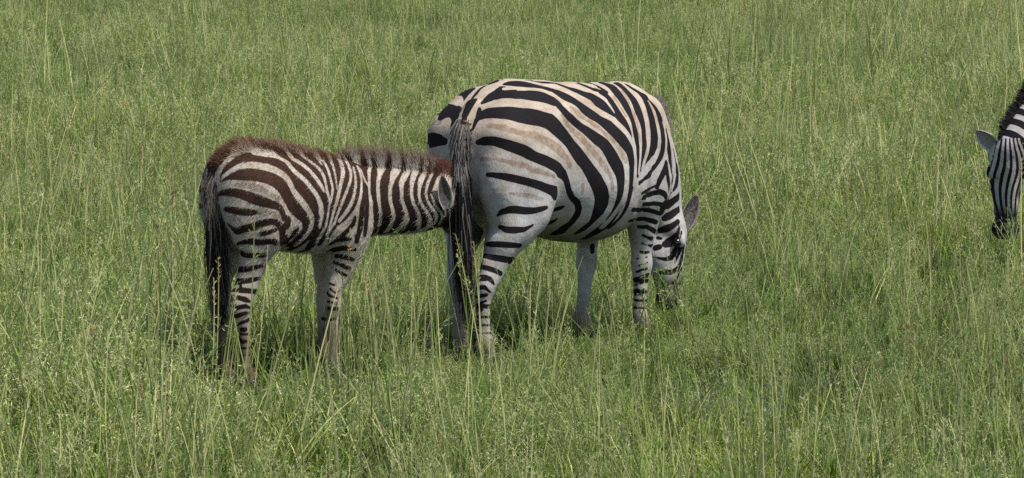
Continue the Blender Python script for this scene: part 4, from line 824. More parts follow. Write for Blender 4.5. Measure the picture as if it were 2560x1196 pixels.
def build_zebra(S, h, coat, strokes, shadows, pale, label, group):
    V, Q = body_mesh(S, h)
    ob = new_mesh('zebra', V, Q, coat)
    ob.matrix_world = world_matrix(S)
    ob['label'] = label; ob['category'] = 'zebra'; ob['group'] = group
    foal = S is FOAL
    V = np.asarray(V)
    sd = signed(V, strokes)
    far = V[:, 1] > -.02
    sm = signed(V, mirrored(strokes))
    legz = .62 if not foal else .55
    P, a, n, s = head_frame(S['head'])
    rel = (V - np.array(S['head']['poll'])) / S['head']['len']
    ha = rel @ a
    hs = rel @ s
    dist_head = np.linalg.norm(rel - np.outer(np.clip(ha, 0, 1), a), axis=1)
    on_head = (dist_head < .45) & (ha > -.12)
    sd = np.where(far & ~on_head & (V[:, 2] > legz - .15), np.maximum(sd, sm), sd)
    wd = signed(V, pale, None, .3)
    wd = np.where(far & ~on_head, np.maximum(wd, signed(V, mirrored(pale), None, .3)), wd)
    sd = np.minimum(sd, -wd)
    sd[on_head] = np.minimum(sd[on_head], signed(V[on_head], strokes, None, .35))
    if S is not GRAZER:
        u_ = 1.0 if not foal else .8
        shin = (V[:, 2] > .10) & (V[:, 2] < .33 * u_) & (V[:, 1] < -.09 * u_) & ((V[:, 0] < .1) | (not foal))
        bands = .0065 * np.sin(V[:, 2] / (.044 * u_) * 2 * math.pi + V[:, 0] * 9 + 1.2 * np.sin(V[:, 2] * 31)) - .0028
        bands = bands - .006 * smooth01(.2, .10, V[:, 2]) - .25 * np.maximum(0, V[:, 1] + .115 * u_)
        sd = np.where(shin & ~on_head, np.maximum(sd, bands), sd)
    # rings on the parts the photo does not show
    if S is GRAZER:
        arc, dd = axis_coord(V, [(.75, 0, 1.05), (1.0, 0, .93), (1.12, 0, .82), (1.235, .01, .69)])
        wob = .010 * np.sin(V[:, 2] * 23 + V[:, 1] * 9)
        ring = .021 * np.sin((arc + wob) / .062 * 2 * math.pi) + .003
        neck = (arc > .12) & (dd < .26) & ~on_head & (V[:, 0] > .88)
        sd = np.where(neck, ring, sd)
        rg = .018 * np.sin(V[:, 2] / .055 * 2 * math.pi + V[:, 0] * 6) - .004
        sd = np.where((V[:, 2] < .68) & (V[:, 0] > .7) & ~on_head & ~neck, rg, sd)
        hn = rel @ n
        prof = np.interp(ha, [-.1, .05, .28, .5, .8, 1.], [.10, .15, .20, .15, .105, .12]) * S['head']['wide']
        q = hs / prof + .10 * np.sin(ha * 9)
        face = on_head & (ha > -.12) & (hn > -.13)
        fs = prof * .47 * .095 * (np.sin(q * 4.6 * math.pi / 2 * 2.6 + .4) - .10)
        flare = prof * .47 * .10 * (np.sin(q * 6.2 - 7.5 * np.abs(ha - .30) * np.sign(hs)) + .1)
        fs = np.where(np.abs(q) > 1.05, flare + prof * .012, fs)
        sd = np.where(face, fs * 1.25, sd)
        sd = np.where(on_head & (ha > .93), -.02, sd)
        jaw = on_head & ~face
        rj = .014 * np.sin((ha * .47 + rel @ n * .25) / .045 * 2 * math.pi) - .001
        sd = np.where(jaw & (ha < .78), rj, sd)
    fattr(ob.data, 'stripe', sd)
    ss = signed(V, shadows) if shadows else np.full(len(V), -.2)
    if not foal and shadows:
        ss = np.where(far, np.maximum(ss, signed(V, mirrored(shadows))), ss)
    fattr(ob.data, 'shadow', ss)
    z = V[:, 2]
    if foal:
        tone = np.array([.46, .415, .36])[None] + np.zeros((len(V), 3))
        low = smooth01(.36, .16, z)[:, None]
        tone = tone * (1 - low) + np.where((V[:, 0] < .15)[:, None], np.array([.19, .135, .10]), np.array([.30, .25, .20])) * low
    else:
        t = smooth01(.75, 1.15, z)[:, None]
        tone = np.array([.48, .475, .475]) * (1 - t) + np.array([.475, .405, .335]) * t
        under = (smooth01(.66, .54, z) * smooth01(-.12, .1, V[:, 0]) * smooth01(.85, .7, V[:, 0]) * (z > .46))[:, None]  # shade beneath the belly, painted into the coat tone
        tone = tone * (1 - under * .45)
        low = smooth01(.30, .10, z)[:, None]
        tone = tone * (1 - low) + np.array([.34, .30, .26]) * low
    if foal:
        hd = (on_head * smooth01(-.08, .1, ha))[:, None] * .85
        tone = tone * (1 - hd) + np.array([.085, .068, .056]) * hd
    mz = (on_head * smooth01(.56, .76, ha))[:, None]
    tone = tone * (1 - mz) + np.array([.045, .044, .044]) * mz
    tarc, tdist = axis_coord(V, [q[:3] for q in S['tail']])
    tl = (V[:, 0] < S['tail'][1][0] + .01) & (tdist < .045) & (tarc > .10)
    sd = np.where(tl, .010 * np.sin(tarc / .045 * 2 * math.pi + 2 * np.sin(V[:, 1] * 60)) - .006, sd)
    ob.data.attributes['stripe'].data.foreach_set('value', sd.astype(np.float32))
    tone = np.where(tl[:, None], tone * .42, tone)
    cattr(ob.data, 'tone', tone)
    if foal:
        fattr(ob.data, 'topbrown', smooth01(.70, 1.0, z + .10 * (V[:, 0] < .2)))
    # hooves, eyes
    for lg in S['legs']:
        e = lg[-1]
        hoof((e[0] + .005, e[1]), .052 if not foal else .042, .062 if not foal else .058, (1, 0), ob)
    for sg in (-1, 1):
        eyeball(P(.285, -.015, sg * .158 * S['head'].get('wide', 1)), .024 * S['head']['len'] / .45, ob)
    return ob

ZG = 'zebras in the grass'
mare = build_zebra(MARE, .0085, MARE_COAT, parse(MARE_STRIPES), parse(MARE_SHADOWS), parse(MARE_PALE),
                   'adult zebra seen from behind and grazing, with a foal nosing under its tail', ZG)
foal = build_zebra(FOAL, .0065, FOAL_COAT, parse(FOAL_STRIPES), parse(FOAL_SHADOWS), parse(FOAL_PALE),
                   'fluffy brown-backed zebra foal pushing its head behind the grazing mare', ZG)
graz = build_zebra(GRAZER, .009, MARE_COAT, parse(GRAZER_STRIPES) + [s for s in parse(MARE_STRIPES) if s[:, 0].mean() < .8], parse(MARE_SHADOWS), parse(GRAZER_PALE),
                   'zebra with its face to the viewer, cut off by the right edge of the photo', ZG)

# ------------------------------------------------------------------ ears
rng = np.random.default_rng(7)
grey_o, grey_i, pale = (.34, .30, .26), (.045, .038, .034), (.62, .58, .52)
# mare: the right ear shows beside the neck, its opening towards the viewer
leaf_mesh((1.22, -.105, .53), (1.303, -.11, .685), None, (-.5, -.8, .1), .046, .030, (.13, .115, .10), (.014, .012, .011), mare, 'ear', edge=(.17, .15, .135))
leaf_mesh((1.21, .02, .57), (1.27, .10, .735), None, (.3, .9, .1), .047, .030, grey_o, grey_i, mare, 'ear', edge=pale)
# foal: ear laid back along the neck
leaf_mesh((.936, -.158, .742), (.896, -.168, .895), None, (-.2, -.95, .1), .040, .022, (.40, .36, .31), (.04, .034, .03), foal, 'ear', edge=(.42, .39, .34))
leaf_mesh((1.0, .07, .80), (.95, .13, .93), None, (.3, .9, .1), .042, .022, (.40, .36, .31), (.10, .09, .08), foal, 'ear', edge=pale)
P3, a3, n3, s3 = head_frame(GRAZER['head'])
for sg in (1, -1):
    b = P3(.02, -.04, sg * .14); t = P3(-.19, .02, sg * .375)
    leaf_mesh(b, t, None, n3 * .75 + np.array([0, 0, -.25]), .050, .032, (.36, .33, .30), (.32, .29, .27), graz, 'ear', edge=(.66, .63, .58))

# ------------------------------------------------------------------ hair
def tail_hair(name, root, S, n, length, spread, r, parent, dark, light, p_light, back=.05, wind=(0, 0)):
    root = np.array(root, float)
    C, col, rad = [], [], []
    for i in range(n):
        f = rng.random()
        p0 = root[0] + (root[1] - root[0]) * f
        ang = rng.random() * 2 * math.pi
        rr = .016 * math.sqrt(rng.random())
        off = np.array([math.cos(ang) * rr, math.sin(ang) * rr, 0])
        L = length * (.55 + .45 * rng.random() ** .6) * (1 - .25 * (1 - f))
        sx, sy = rng.normal(0, spread, 2)
        pts = []
        for t in np.linspace(0, 1, 7):
            q = p0 + off * (1 + 1.2 * math.sin(math.pi * min(t * 1.2, 1)))
            q = q + np.array([-back * math.sin(t * math.pi * .55) + wind[0] * t * t + sx * t, sy * t + wind[1] * t * t + .006 * math.sin(9 * t + i), -L * t])
            if q[2] < .03:
                q[2] = .03
            pts.append(q)
        C.append(pts)
        c = np.array(light if rng.random() < p_light * (1.6 - f) else dark) * rng.uniform(.7, 1.3)
        k = np.linspace(0, 1, 7)[:, None]
        col.append(c * (1 - k * .6) + np.array(dark) * k * .6)
        rad.append(r * rng.uniform(.7, 1.3))
    return strands(name, C, rad, np.array(col), parent, .35)

tail_hair('tail_hair', [(-.325, -.027, 1.03), (-.435, -.108, .845)], MARE, 1300, .70, .020, .0016, mare, (.014, .012, .011), (.24, .22, .20), .22, .01, (.06, .01))
tail_hair('tail_hair', [(-.195, 0, .935), (-.214, -.01, .76)], FOAL, 1000, .56, .017, .0015, foal, (.018, .013, .011), (.26, .22, .18), .25, .0, (.035, -.01))
tail_hair('tail_hair', [(-.322, 0, .98), (-.352, 0, .83)], GRAZER, 250, .62, .022, .0022, graz, (.016, .013, .012), (.30, .28, .26), .40, .03)

def dock_hair(S, n, L, r, parent, dark, light):
    """Short hair lying along the fleshy part of the tail."""
    tp = catmull(np.array([q for q in S['tail']]), 10)
    C, col, rad = [], [], []
    k0 = 8
    for i in range(n):
        k = int(rng.integers(k0, len(tp) - 2))
        ang = rng.random() * 2 * math.pi
        rr = tp[k, 3] * 1.02
        tang = tp[k + 1, :3] - tp[k, :3]; tang /= np.linalg.norm(tang)
        e1 = np.cross(tang, [0, 1, 0]); e1 /= np.linalg.norm(e1)
        e2 = np.cross(tang, e1)
        out = e1 * math.cos(ang) + e2 * math.sin(ang)
        p = tp[k, :3] + out * rr
        ll = L * rng.uniform(.6, 1.2)
        ks = np.linspace(0, 1, 4)[:, None]
        C.append(p + tang * ll * ks + out * .012 * ks - np.array([0, 0, .25]) * ll * ks ** 2 + rng.normal(0, .004, 3) * ks)
        col.append(np.array(dark if rng.random() < .5 else light) * rng.uniform(.6, 1.3)); rad.append(r * rng.uniform(.7, 1.3))
    return strands('dock_hair', C, rad, np.array(col), parent, .3)

dock_hair(MARE, 480, .08, .0017, mare, (.018, .015, .014), (.20, .18, .165))
dock_hair(FOAL, 600, .07, .0015, foal, (.04, .024, .017), (.30, .25, .20))

def surface_lookup(ob):
    from mathutils.bvhtree import BVHTree
    me = ob.data
    n = len(me.vertices)
    co = np.empty(n * 3, np.float32); me.vertices.foreach_get('co', co); co = co.reshape(-1, 3)
    sd = np.empty(n, np.float32); me.attributes['stripe'].data.foreach_get('value', sd)
    bvh = BVHTree.FromPolygons([tuple(c) for c in co], [tuple(p.vertices) for p in me.polygons])
    from mathutils.kdtree import KDTree
    kd = KDTree(n)
    for i, c in enumerate(co):
        kd.insert(c, i)
    kd.balance()
    return bvh, kd, sd

def crest(ob, name, line, n, h0, h1, half, lean, r, tip, white, dark, jitter=.25, look=None, sidefall=0.):
    """Upright hair along a line above the body (x, y, top height to search from): each hair takes the stripe colour under its root."""
    bvh, kd, sd = look
    line = catmull(np.array(line, float), 12)
    seg = np.linalg.norm(np.diff(line[:, :3], axis=0), axis=1)
    cum = np.concatenate([[0], np.cumsum(seg)])
    C, col, rad = [], [], []
    for i in range(n):
        u = rng.random() * cum[-1]
        k = min(len(seg) - 1, int(np.searchsorted(cum, u) - 1)); k = max(0, k)
        f = (u - cum[k]) / seg[k]
        q = line[k] + (line[k + 1] - line[k]) * f
        t = (line[k + 1] - line[k])[:3]; t /= np.linalg.norm(t)
        up = q[3:6] if len(q) >= 6 else np.array([0, 0, 1.])
        up = up / np.linalg.norm(up)
        side = np.cross(t, up); side /= np.linalg.norm(side)
        w = rng.normal(0, half * .6)
        o = q[:3] + side * w
        hitp = bvh.ray_cast(Vector(o + up * .35), Vector(-up), .7)
        if hitp[0] is None:
            continue
        root = np.array(hitp[0]); nrm = np.array(hitp[1])
        g = u / cum[-1]
        H = (h0 + (h1 - h0) * g) * (.6 + .5 * rng.random()) * math.exp(-(w / half) ** 2 * .35)
        H *= min(1, .30 + 3.0 * g) * min(1, .35 + 4.5 * (1 - g)) * rng.uniform(.75, 1.15)
        d = up * .75 + nrm * .35 + t * (lean + rng.normal(0, jitter)) + side * rng.normal(0, jitter * .7)
        d /= np.linalg.norm(d)
        ks = np.linspace(0, 1, 5)[:, None]
        fall = np.array([0, 0, -1.]) * sidefall * H + t * lean * H * .4
        pts = root - d * .004 + d * H * ks + fall * ks ** 2
        C.append(pts)
        s = sd[kd.find(Vector(root))[1]]
        c = np.array(white if s < 0 else dark) * rng.uniform(.7, 1.25)
        m = np.clip((ks - .45) / .5, 0, 1) * (.9 if s < 0 else .8)
        col.append(c * (1 - m) + np.array(tip) * rng.uniform(.7, 1.3) * m)
        rad.append(r * rng.uniform(.7, 1.3))
    return strands(name, C, rad, np.array(col), ob, .3)

lk = surface_lookup(foal)
z3 = np.array
crest(foal, 'mane', [(.45, 0, .98, -.25, 0, 1), (.60, -.005, .95, -.25, 0, 1), (.78, -.02, .93, -.1, 0, 1), (.90, -.04, .92, 0, 0, 1), (1.0, -.045, .92, .15, 0, 1)],
      3400, .105, .100, .034, -.16, .0011, (.15, .075, .042), (.46, .42, .36), (.018, .011, .009), .14, lk)
crest(foal, 'back_fluff', [(-.205, 0, .98, -.8, 0, .6), (-.14, 0, 1.04, -.4, 0, 1), (-.03, 0, 1.06, 0, 0, 1), (.12, 0, 1.05, 0, 0, 1), (.30, 0, 1.0, 0, 0, 1), (.47, 0, .98, 0, 0, 1)],
      4600, .060, .048, .080, -.6, .0011, (.14, .062, .032), (.34, .25, .18), (.055, .025, .014), .25, lk)
crest(foal, 'forelock', [(.86, -.03, .92, .05, 0, 1), (.94, -.04, .92, .1, 0, 1), (1.0, -.05, .92, .3, 0, 1), (1.07, -.03, .88, .7, 0, .7)],
      2600, .070, .060, .040, .12, .0013, (.16, .068, .032), (.14, .062, .032), (.10, .042, .02), .3, lk)
def woolly(ob, look, n, L, r, zmin, white, dark):
    """Short soft hair over a foal's trunk and thighs, lying backwards and down."""
    bvh, kd, sd = look
    me = ob.data
    nv = len(me.vertices)
    co = np.empty(nv * 3, np.float32); me.vertices.foreach_get('co', co); co = co.reshape(-1, 3)
    no = np.empty(nv * 3, np.float32); me.vertices.foreach_get('normal', no); no = no.reshape(-1, 3)
    pick = rng.choice(np.nonzero((co[:, 2] > zmin) & (co[:, 1] < .12))[0], n)
    p = co[pick] + rng.normal(0, .002, (n, 3)); nn = no[pick]
    lie = np.array([-.75, 0, -.55])[None] + rng.normal(0, .25, (n, 3))
    lie = lie - nn * (lie * nn).sum(1, keepdims=True)
    ll = L * rng.uniform(.6, 1.3, n)[:, None]
    ks = np.linspace(0, 1, 3)
    C = np.stack([p + nn * ll * (.30 * k - .02) + lie * ll * k for k in ks], 1)
    s_ = sd[pick]
    top = smooth01(.75, 1.02, p[:, 2])[:, None]
    dk = np.array(dark)[None] * (1 - top) + np.array([.055, .026, .015])[None] * top
    c = np.where((s_ > 0)[:, None], dk, np.array(white)[None]) * rng.uniform(.7, 1.2, n)[:, None]
    return strands('coat_fluff', C, r * rng.uniform(.7, 1.3, n), c, ob, .3)

woolly(foal, lk, 26000, .016, .0007, .50, (.50, .44, .37), (.020, .011, .008))
lk = surface_lookup(mare)
crest(mare, 'mane', [(1.02, .005, 1.07, .7, 0, 1), (1.08, .01, 1.0, 1, .1, .9), (1.16, .01, .88, 1, .2, .6)],
      1500, .135, .125, .010, .05, .0014, (.025, .021, .019), (.36, .33, .29), (.014, .012, .011), .14, lk)
crest(mare, 'mane', [(1.06, .01, 1.0, 1, .3, .7), (1.17, .0, .80, 1, .5, .3), (1.19, -.02, .64, 1, .4, .2)],
      1100, .045, .030, .014, .05, .0015, (.03, .026, .024), (.36, .33, .29), (.018, .015, .014), .10, lk)
lk = surface_lookup(graz)
crest(graz, 'mane', [(.82, 0, 1.22, .1, 0, 1), (.95, 0, 1.13, .5, 0, 1), (1.08, 0, .99, .8, 0, .7), (1.20, .005, .84, 1, 0, .5), (1.27, .01, .72, 1, 0, .5)],
      2600, .065, .060, .018, .05, .0016, (.014, .012, .012), (.030, .025, .023), (.014, .012, .012), .12, lk)
# ------------------------------------------------------------------ ground and grass
gm = bpy.data.materials.new('soil_and_thatch')
_n, _l, _p = nt(gm)
_tc = _n.new('ShaderNodeTexCoord').outputs['Object']
_l.new(mixc(_n, _l, maprange(_n, _l, noise(_n, _l, 6, 6, _tc), .35, .65), (.008, .014, .004), (.022, .028, .010)), _p.inputs['Base Color'])
_p.inputs['Roughness'].default_value = .95
gx = np.concatenate([np.linspace(-900, -30, 12), np.linspace(-28, 28, 113), np.linspace(30, 900, 12)])
gy = np.concatenate([np.linspace(-40, 8, 8), np.linspace(9, 75, 133), np.linspace(80, 1800, 20)])
GX, GY = np.meshgrid(gx, gy, indexing='ij')
def ground_z(x, y):
    z = .035 * np.sin(x * .9 + y * .35 + 1.0) * np.sin(y * .55 - x * .2) + .05 * np.sin(y * .21 + x * .13)
    near = np.exp(-((y - 19.5) / 3.2) ** 2)
    return z * (1 - near) - .012
GZ = ground_z(GX, GY)
I = np.arange(GX.size).reshape(GX.shape)
GF = np.stack([I[:-1, :-1], I[1:, :-1], I[1:, 1:], I[:-1, 1:]], -1).reshape(-1, 4)
ground = new_mesh('ground', np.stack([GX, GY, GZ], -1).reshape(-1, 3), GF, gm)
ground['kind'] = 'structure'

def grass_material(name, cols, transl=.32):
    m = bpy.data.materials.new(name)
    n, l, p = nt(m)
    geo = n.new('ShaderNodeNewGeometry').outputs['Position']
    mp = n.new('ShaderNodeMapping'); l.new(geo, mp.inputs[0]); mp.inputs['Scale'].default_value = (1, .45, 1)
    big = noise(n, l, .38, 4, mp.outputs[0])
    mid = noise(n, l, 3.2, 3, mp.outputs[0])
    rnd = n.new('ShaderNodeObjectInfo').outputs['Random']
    tint = attr(n, 'tint', 'Color')
    dry = attr(n, 'dry')
    a = mixc(n, l, maprange(n, l, big, .38, .62), cols[0], cols[1])
    a = mixc(n, l, maprange(n, l, mid, .38, .66, 0, .6), a, cols[2])
    a = mixc(n, l, math_(n, l, 'MULTIPLY', rnd, .35), a, cols[3])
    a = mixc(n, l, dry, a, tint)
    jump = n.new('ShaderNodeMath'); jump.operation = 'FRACT'
    l.new(math_(n, l, 'MULTIPLY', rnd, 17.3), jump.inputs[0])
    a = mixc(n, l, maprange(n, l, jump.outputs[0], .45, .95, 0, .58, False), a, (.45, .50, .40), 'MULTIPLY')
    a = mixc(n, l, 1.0, a, attr(n, 'shade', 'Color'), 'MULTIPLY')
    a = mixc(n, l, maprange(n, l, noise(n, l, .16, 3, mp.outputs[0]), .40, .60, 0, .4), a, (.55, .70, .55), 'MULTIPLY')
    l.new(a, p.inputs['Base Color'])
    p.inputs['Roughness'].default_value = .7
    p.inputs['Specular IOR Level'].default_value = .10
    tr = n.new('ShaderNodeBsdfTranslucent')
    l.new(a, tr.inputs['Color'])
    mx = n.new('ShaderNodeMixShader'); mx.inputs[0].default_value = transl
    l.new(p.outputs[0], mx.inputs[1]); l.new(tr.outputs[0], mx.inputs[2])
    l.new(mx.outputs[0], n['Material Output'].inputs['Surface'])
    return m

GRASS = grass_material('grass_blades', [(.046, .120, .008), (.240, .325, .030), (.016, .054, .004), (.320, .360, .060)])

class Blades:
    def __init__(self):
        self.V, self.F, self.T, self.D, self.S = [], [], [], [], []
    def ribbon(self, pts, w, tint, dry, shade, flat=None):
        k = len(pts)
        b = len(self.V)
        d = pts[-1] - pts[0]
        side = np.array([-d[1], d[0], 0.]) if flat is None else np.array(flat, float)
        nn = np.linalg.norm(side)
        side = side / nn if nn > 1e-5 else np.array([1., 0, 0])
        for i, p in enumerate(pts):
            ww = w[i] if hasattr(w, '__len__') else w * (1 - .85 * (i / (k - 1)) ** 1.6)
            self.V.append(p - side * ww / 2); self.V.append(p + side * ww / 2)
            for _ in (0, 1):
                self.T.append(tint); self.D.append(dry); self.S.append(shade)
        for i in range(k - 1):
            self.F.append((b + 2 * i, b + 2 * i + 1, b + 2 * i + 3, b + 2 * i + 2))
    def spikelet(self, p, d, L, w, tint, shade):
        d = d / (np.linalg.norm(d) + 1e-9)
        s = np.cross(d, rs.normal(0, 1, 3)); s /= np.linalg.norm(s) + 1e-9
        b = len(self.V)
        for q in (p, p + d * L * .5 + s * w / 2, p + d * L, p + d * L * .5 - s * w / 2):
            self.V.append(q); self.T.append(tint); self.D.append(1.); self.S.append(shade)
        self.F.append((b, b + 1, b + 2, b + 3))
    def object(self, name):
        me = bpy.data.meshes.new(name)
        me.from_pydata([tuple(v) for v in self.V], [], self.F)
        me.materials.append(GRASS)
        cattr(me, 'tint', np.array(self.T)); fattr(me, 'dry', self.D); cattr(me, 'shade', np.array(self.S)[:, None] * np.ones((1, 3)))
        return bpy.data.objects.new(name, me)

rs = np.random.default_rng(21)
STRAW = np.array([.64, .60, .28]); STRAWG = np.array([.40, .48, .14]); TAN = np.array([.42, .29, .13]); PALE = np.array([.62, .62, .30]); GREENSEED = np.array([.22, .34, .08])

def leaf(B, x, y, L, lean, w):
    az = rs.random() * 2 * math.pi
    dx, dy = math.cos(az), math.sin(az)
    pts = []
    for t in np.linspace(0, 1, 5):
        out = lean * L * t ** 1.8
        up = L * (t - .35 * lean * t ** 2.4)
        pts.append(np.array([x + dx * out, y + dy * out, up]))
    yl = rs.random()
    dry = 0. if yl < .72 else rs.uniform(.3, .9)
    B.ribbon(pts, w, STRAW * rs.uniform(.7, 1.1), dry, rs.choice([.22, .42, .8, 1.2, 1.7]) * rs.uniform(.8, 1.2))

def stalk(B, x, y, H, lean, panicle, r=.0022):
    az = rs.random() * 2 * math.pi
    d = np.array([math.cos(az), math.sin(az), 0]) * lean
    col = STRAW * rs.uniform(.75, 1.1) if rs.random() < (.65 if H > .4 else .22) else STRAWG * rs.uniform(.5, 1.0)
    seed = PALE if rs.random() < .62 else GREENSEED
    pts = [np.array([x, y, 0]) + np.array([0, 0, H * t]) + d * H * t ** 2 for t in np.linspace(0, 1, 6)]
    fl = (1, 0, 0) if rs.random() < .7 else (.6, .8, 0)
    B.ribbon(pts, [r * 2, r * 2, r * 1.8, r * 1.6, r * 1.3, r], col, 1., 1., fl)
    tip = pts[-1]; ax = (pts[-1] - pts[-2]); ax /= np.linalg.norm(ax)
    if panicle == 'open':
        L = rs.uniform(.09, .17)
        for i in range(int(rs.integers(9, 14))):
            t = rs.random()
            p = tip - ax * L * (1 - t)
            a2 = rs.random() * 2 * math.pi
            e = np.array([math.cos(a2), math.sin(a2), rs.uniform(.3, .9)])
            ll = L * (.45 - .3 * t) * rs.uniform(.6, 1.2)
            q = p + e * ll
            B.ribbon([p, (p + q) / 2 + np.array([0, 0, .004]), q], [.0012, .0011, .0010], seed * rs.uniform(.6, 1.), 1., 1., (e[1], -e[0], 0))
            for j in range(int(rs.integers(2, 5))):
                f = rs.uniform(.35, 1)
                B.spikelet(p + (q - p) * f, e * .6 + rs.normal(0, .5, 3), rs.uniform(.008, .016), rs.uniform(.0018, .0032), seed * rs.uniform(.5, 1.4), 1.)
    elif panicle == 'head':
        L = rs.uniform(.07, .13)
        tc = TAN * rs.uniform(.8, 1.25) if rs.random() < .6 else PALE * rs.uniform(.7, 1.)
        for i in range(24):
            t = rs.random()
            p = tip - ax * L * (1 - t)
            a2 = rs.random() * 2 * math.pi
            e = np.array([math.cos(a2), math.sin(a2), rs.uniform(.6, 1.6)])
            B.spikelet(p, e, rs.uniform(.012, .026), rs.uniform(.003, .005), tc * rs.uniform(.8, 1.2), 1.)
    elif panicle == 'spike':
        L = rs.uniform(.06, .10)
        for i in range(14):
            p = tip - ax * L * (1 - i / 14)
            B.spikelet(p, ax + rs.normal(0, .25, 3), .012, .0035, seed * rs.uniform(.7, 1.), 1.)

def clump(kind, rad):
    B = Blades()
    def spot():
        a = rs.random() * 2 * math.pi; r = rad * math.sqrt(rs.random())
        return math.cos(a) * r, math.sin(a) * r
    if kind == 'leafy':
        for i in range(64):
            leaf(B, *spot(), rs.uniform(.08, .20), rs.uniform(.2, 1.1), rs.uniform(.0035, .0065))
        for i in range(4):
            stalk(B, *spot(), rs.uniform(.16, .28), rs.uniform(.05, .4), rs.choice(['open', 'none', 'none']))
    elif kind == 'stemmy':
        for i in range(44):
            leaf(B, *spot(), rs.uniform(.08, .22), rs.uniform(.2, 1.0), rs.uniform(.003, .006))
        for i in range(13):
            stalk(B, *spot(), rs.uniform(.18, .36), rs.uniform(.02, .45), rs.choice(['open', 'none', 'spike', 'none']))
    elif kind == 'fluffy':
        for i in range(40):
            leaf(B, *spot(), rs.uniform(.08, .19), rs.uniform(.2, 1.1), rs.uniform(.003, .0055))
        for i in range(11):
            stalk(B, *spot(), rs.uniform(.14, .28), rs.uniform(.05, .5), rs.choice(['open', 'open', 'spike', 'none']))
    elif kind == 'tall':
        for i in range(10):
            leaf(B, *spot(), rs.uniform(.15, .38), rs.uniform(.1, .6), rs.uniform(.003, .005))
        for i in range(7):
            stalk(B, *spot(), rs.uniform(.35, .72), rs.uniform(.02, .22) if rs.random() < .94 else rs.uniform(.25, .5), rs.choice(['none', 'open', 'spike', 'none', 'head']), .0026)
    elif kind == 'seed':
        for i in range(4):
            stalk(B, *spot(), rs.uniform(.50, .72), rs.uniform(.02, .16), 'head', .0028)
    return B

kinds = ['leafy'] * 5 + ['stemmy'] * 5 + ['fluffy'] * 5 + ['tall'] * 4 + ['seed'] * 3
clumps = bpy.data.collections.new('grass_clumps')       # source shapes, never linked to the scene itself
for i, k in enumerate(kinds):
    clumps.objects.link(clump(k, .17 if k in ('leafy', 'stemmy', 'fluffy') else (.12 if k == 'tall' else .07)).object('clump_%02d' % i))

def vnoise(x, y, f, seed):
    r = np.random.default_rng(seed); G = r.random((64, 64))
    u, v = x * f, y * f
    i, j = np.floor(u).astype(int), np.floor(v).astype(int)
    a, b = u - i, v - j
    a = a * a * (3 - 2 * a); b = b * b * (3 - 2 * b)
    g = lambda p, q: G[p % 64, q % 64]
    return (g(i, j) * (1 - a) + g(i + 1, j) * a) * (1 - b) + (g(i, j + 1) * (1 - a) + g(i + 1, j + 1) * a) * b

rp = np.random.default_rng(5)
X, Y, KI, SC = [], [], [], []
def scatter(y0, y1, dens, margin, pool):
    hw = lambda y: y * 1280 / F10 + margin
    A = (y1 - y0) * 2 * hw(y1)
    n = int(A * dens)
    x = rp.uniform(-hw(y1), hw(y1), n); y = rp.uniform(y0, y1, n)
    m = np.abs(x) < hw(y)
    x, y = x[m], y[m]
    w = vnoise(x, y, .8, 3) * .6 + vnoise(x, y, 2.3, 4) * .4
    w2 = vnoise(x, y, .55, 8)
    for a, b, q, q2 in zip(x, y, w, w2):
        k = pool(q, q2)
        if k is None or rp.random() < np.clip(1.3 - 3.2 * vnoise(np.array([a]), np.array([b]), 1.7, 12)[0], 0, .55):
            continue
        X.append(a); Y.append(b); KI.append(k)
        SC.append(rp.uniform(.7, 1.25) * (.62 + .80 * q2))
b_far = [False]
def base_pool(q, q2):
    r = rp.random()
    if b_far[0] and r < .35:
        return rp.integers(10, 15)
    if q < .42:
        return rp.integers(0, 5) if r < .75 else rp.integers(5, 10)
    if q < .58:
        return rp.integers(5, 10) if r < .55 else rp.integers(10, 15)
    return rp.integers(10, 15) if r < .65 else rp.integers(5, 10)
def tall_pool(q, q2):
    return rp.integers(15, 19) if rp.random() < .35 + .65 * q else None
for y0, y1, d in ((13.2, 17, 62), (17, 21.5, 62), (21.5, 27, 52), (27, 35, 42), (35, 48, 32), (48, 74, 22)):
    b_far[0] = y0 > 24
    scatter(y0, y1, d, 2.2 if y0 < 27 else 3.0, base_pool)
    scatter(y0, y1, d * (.15 if y0 < 21 else .10), 2.2, tall_pool)
scatter(15, 30, .5, 1.5, lambda q, q2: rp.integers(19, 22))
# seeding stems standing right in front of the animals
def ground_at(u, v):
    d = Vector(((u - 1280) / F10, -(v - 598) / F10, -1)); d = cam.rotation_euler.to_matrix() @ d
    t = 2.5 / -d.z
    return d.x * t, d.y * t
for x, y, k, s in ((-.165, 18.75, 19, 1.05), (-.13, 18.85, 20, .95), (-.21, 18.7, 15, .95), (-.60, 18.3, 15, .95), (-.66, 18.25, 19, 1.1), (-.53, 18.35, 17, 1.05),
                   (-1.27, 18.15, 20, .95), (-1.12, 18.2, 19, .62), (-.76, 18.6, 21, .78), (2.58, 22.7, 11, 1.3), (2.70, 22.75, 6, 1.4), (2.64, 22.6, 15, .6), (2.49, 22.8, 7, 1.2), (.72, 20.05, 10, 1.5), (.78, 20.0, 6, 1.55), (.68, 20.1, 7, 1.45), (.73, 20.1, 15, .5), (.62, 19.0, 16, .8), (.5, 19.1, 17, .8), (.30, 18.9, 18, .7)):
    X.append(x); Y.append(y); KI.append(k); SC.append(s)
X, Y, KI, SC = map(np.array, (X, Y, KI, SC))
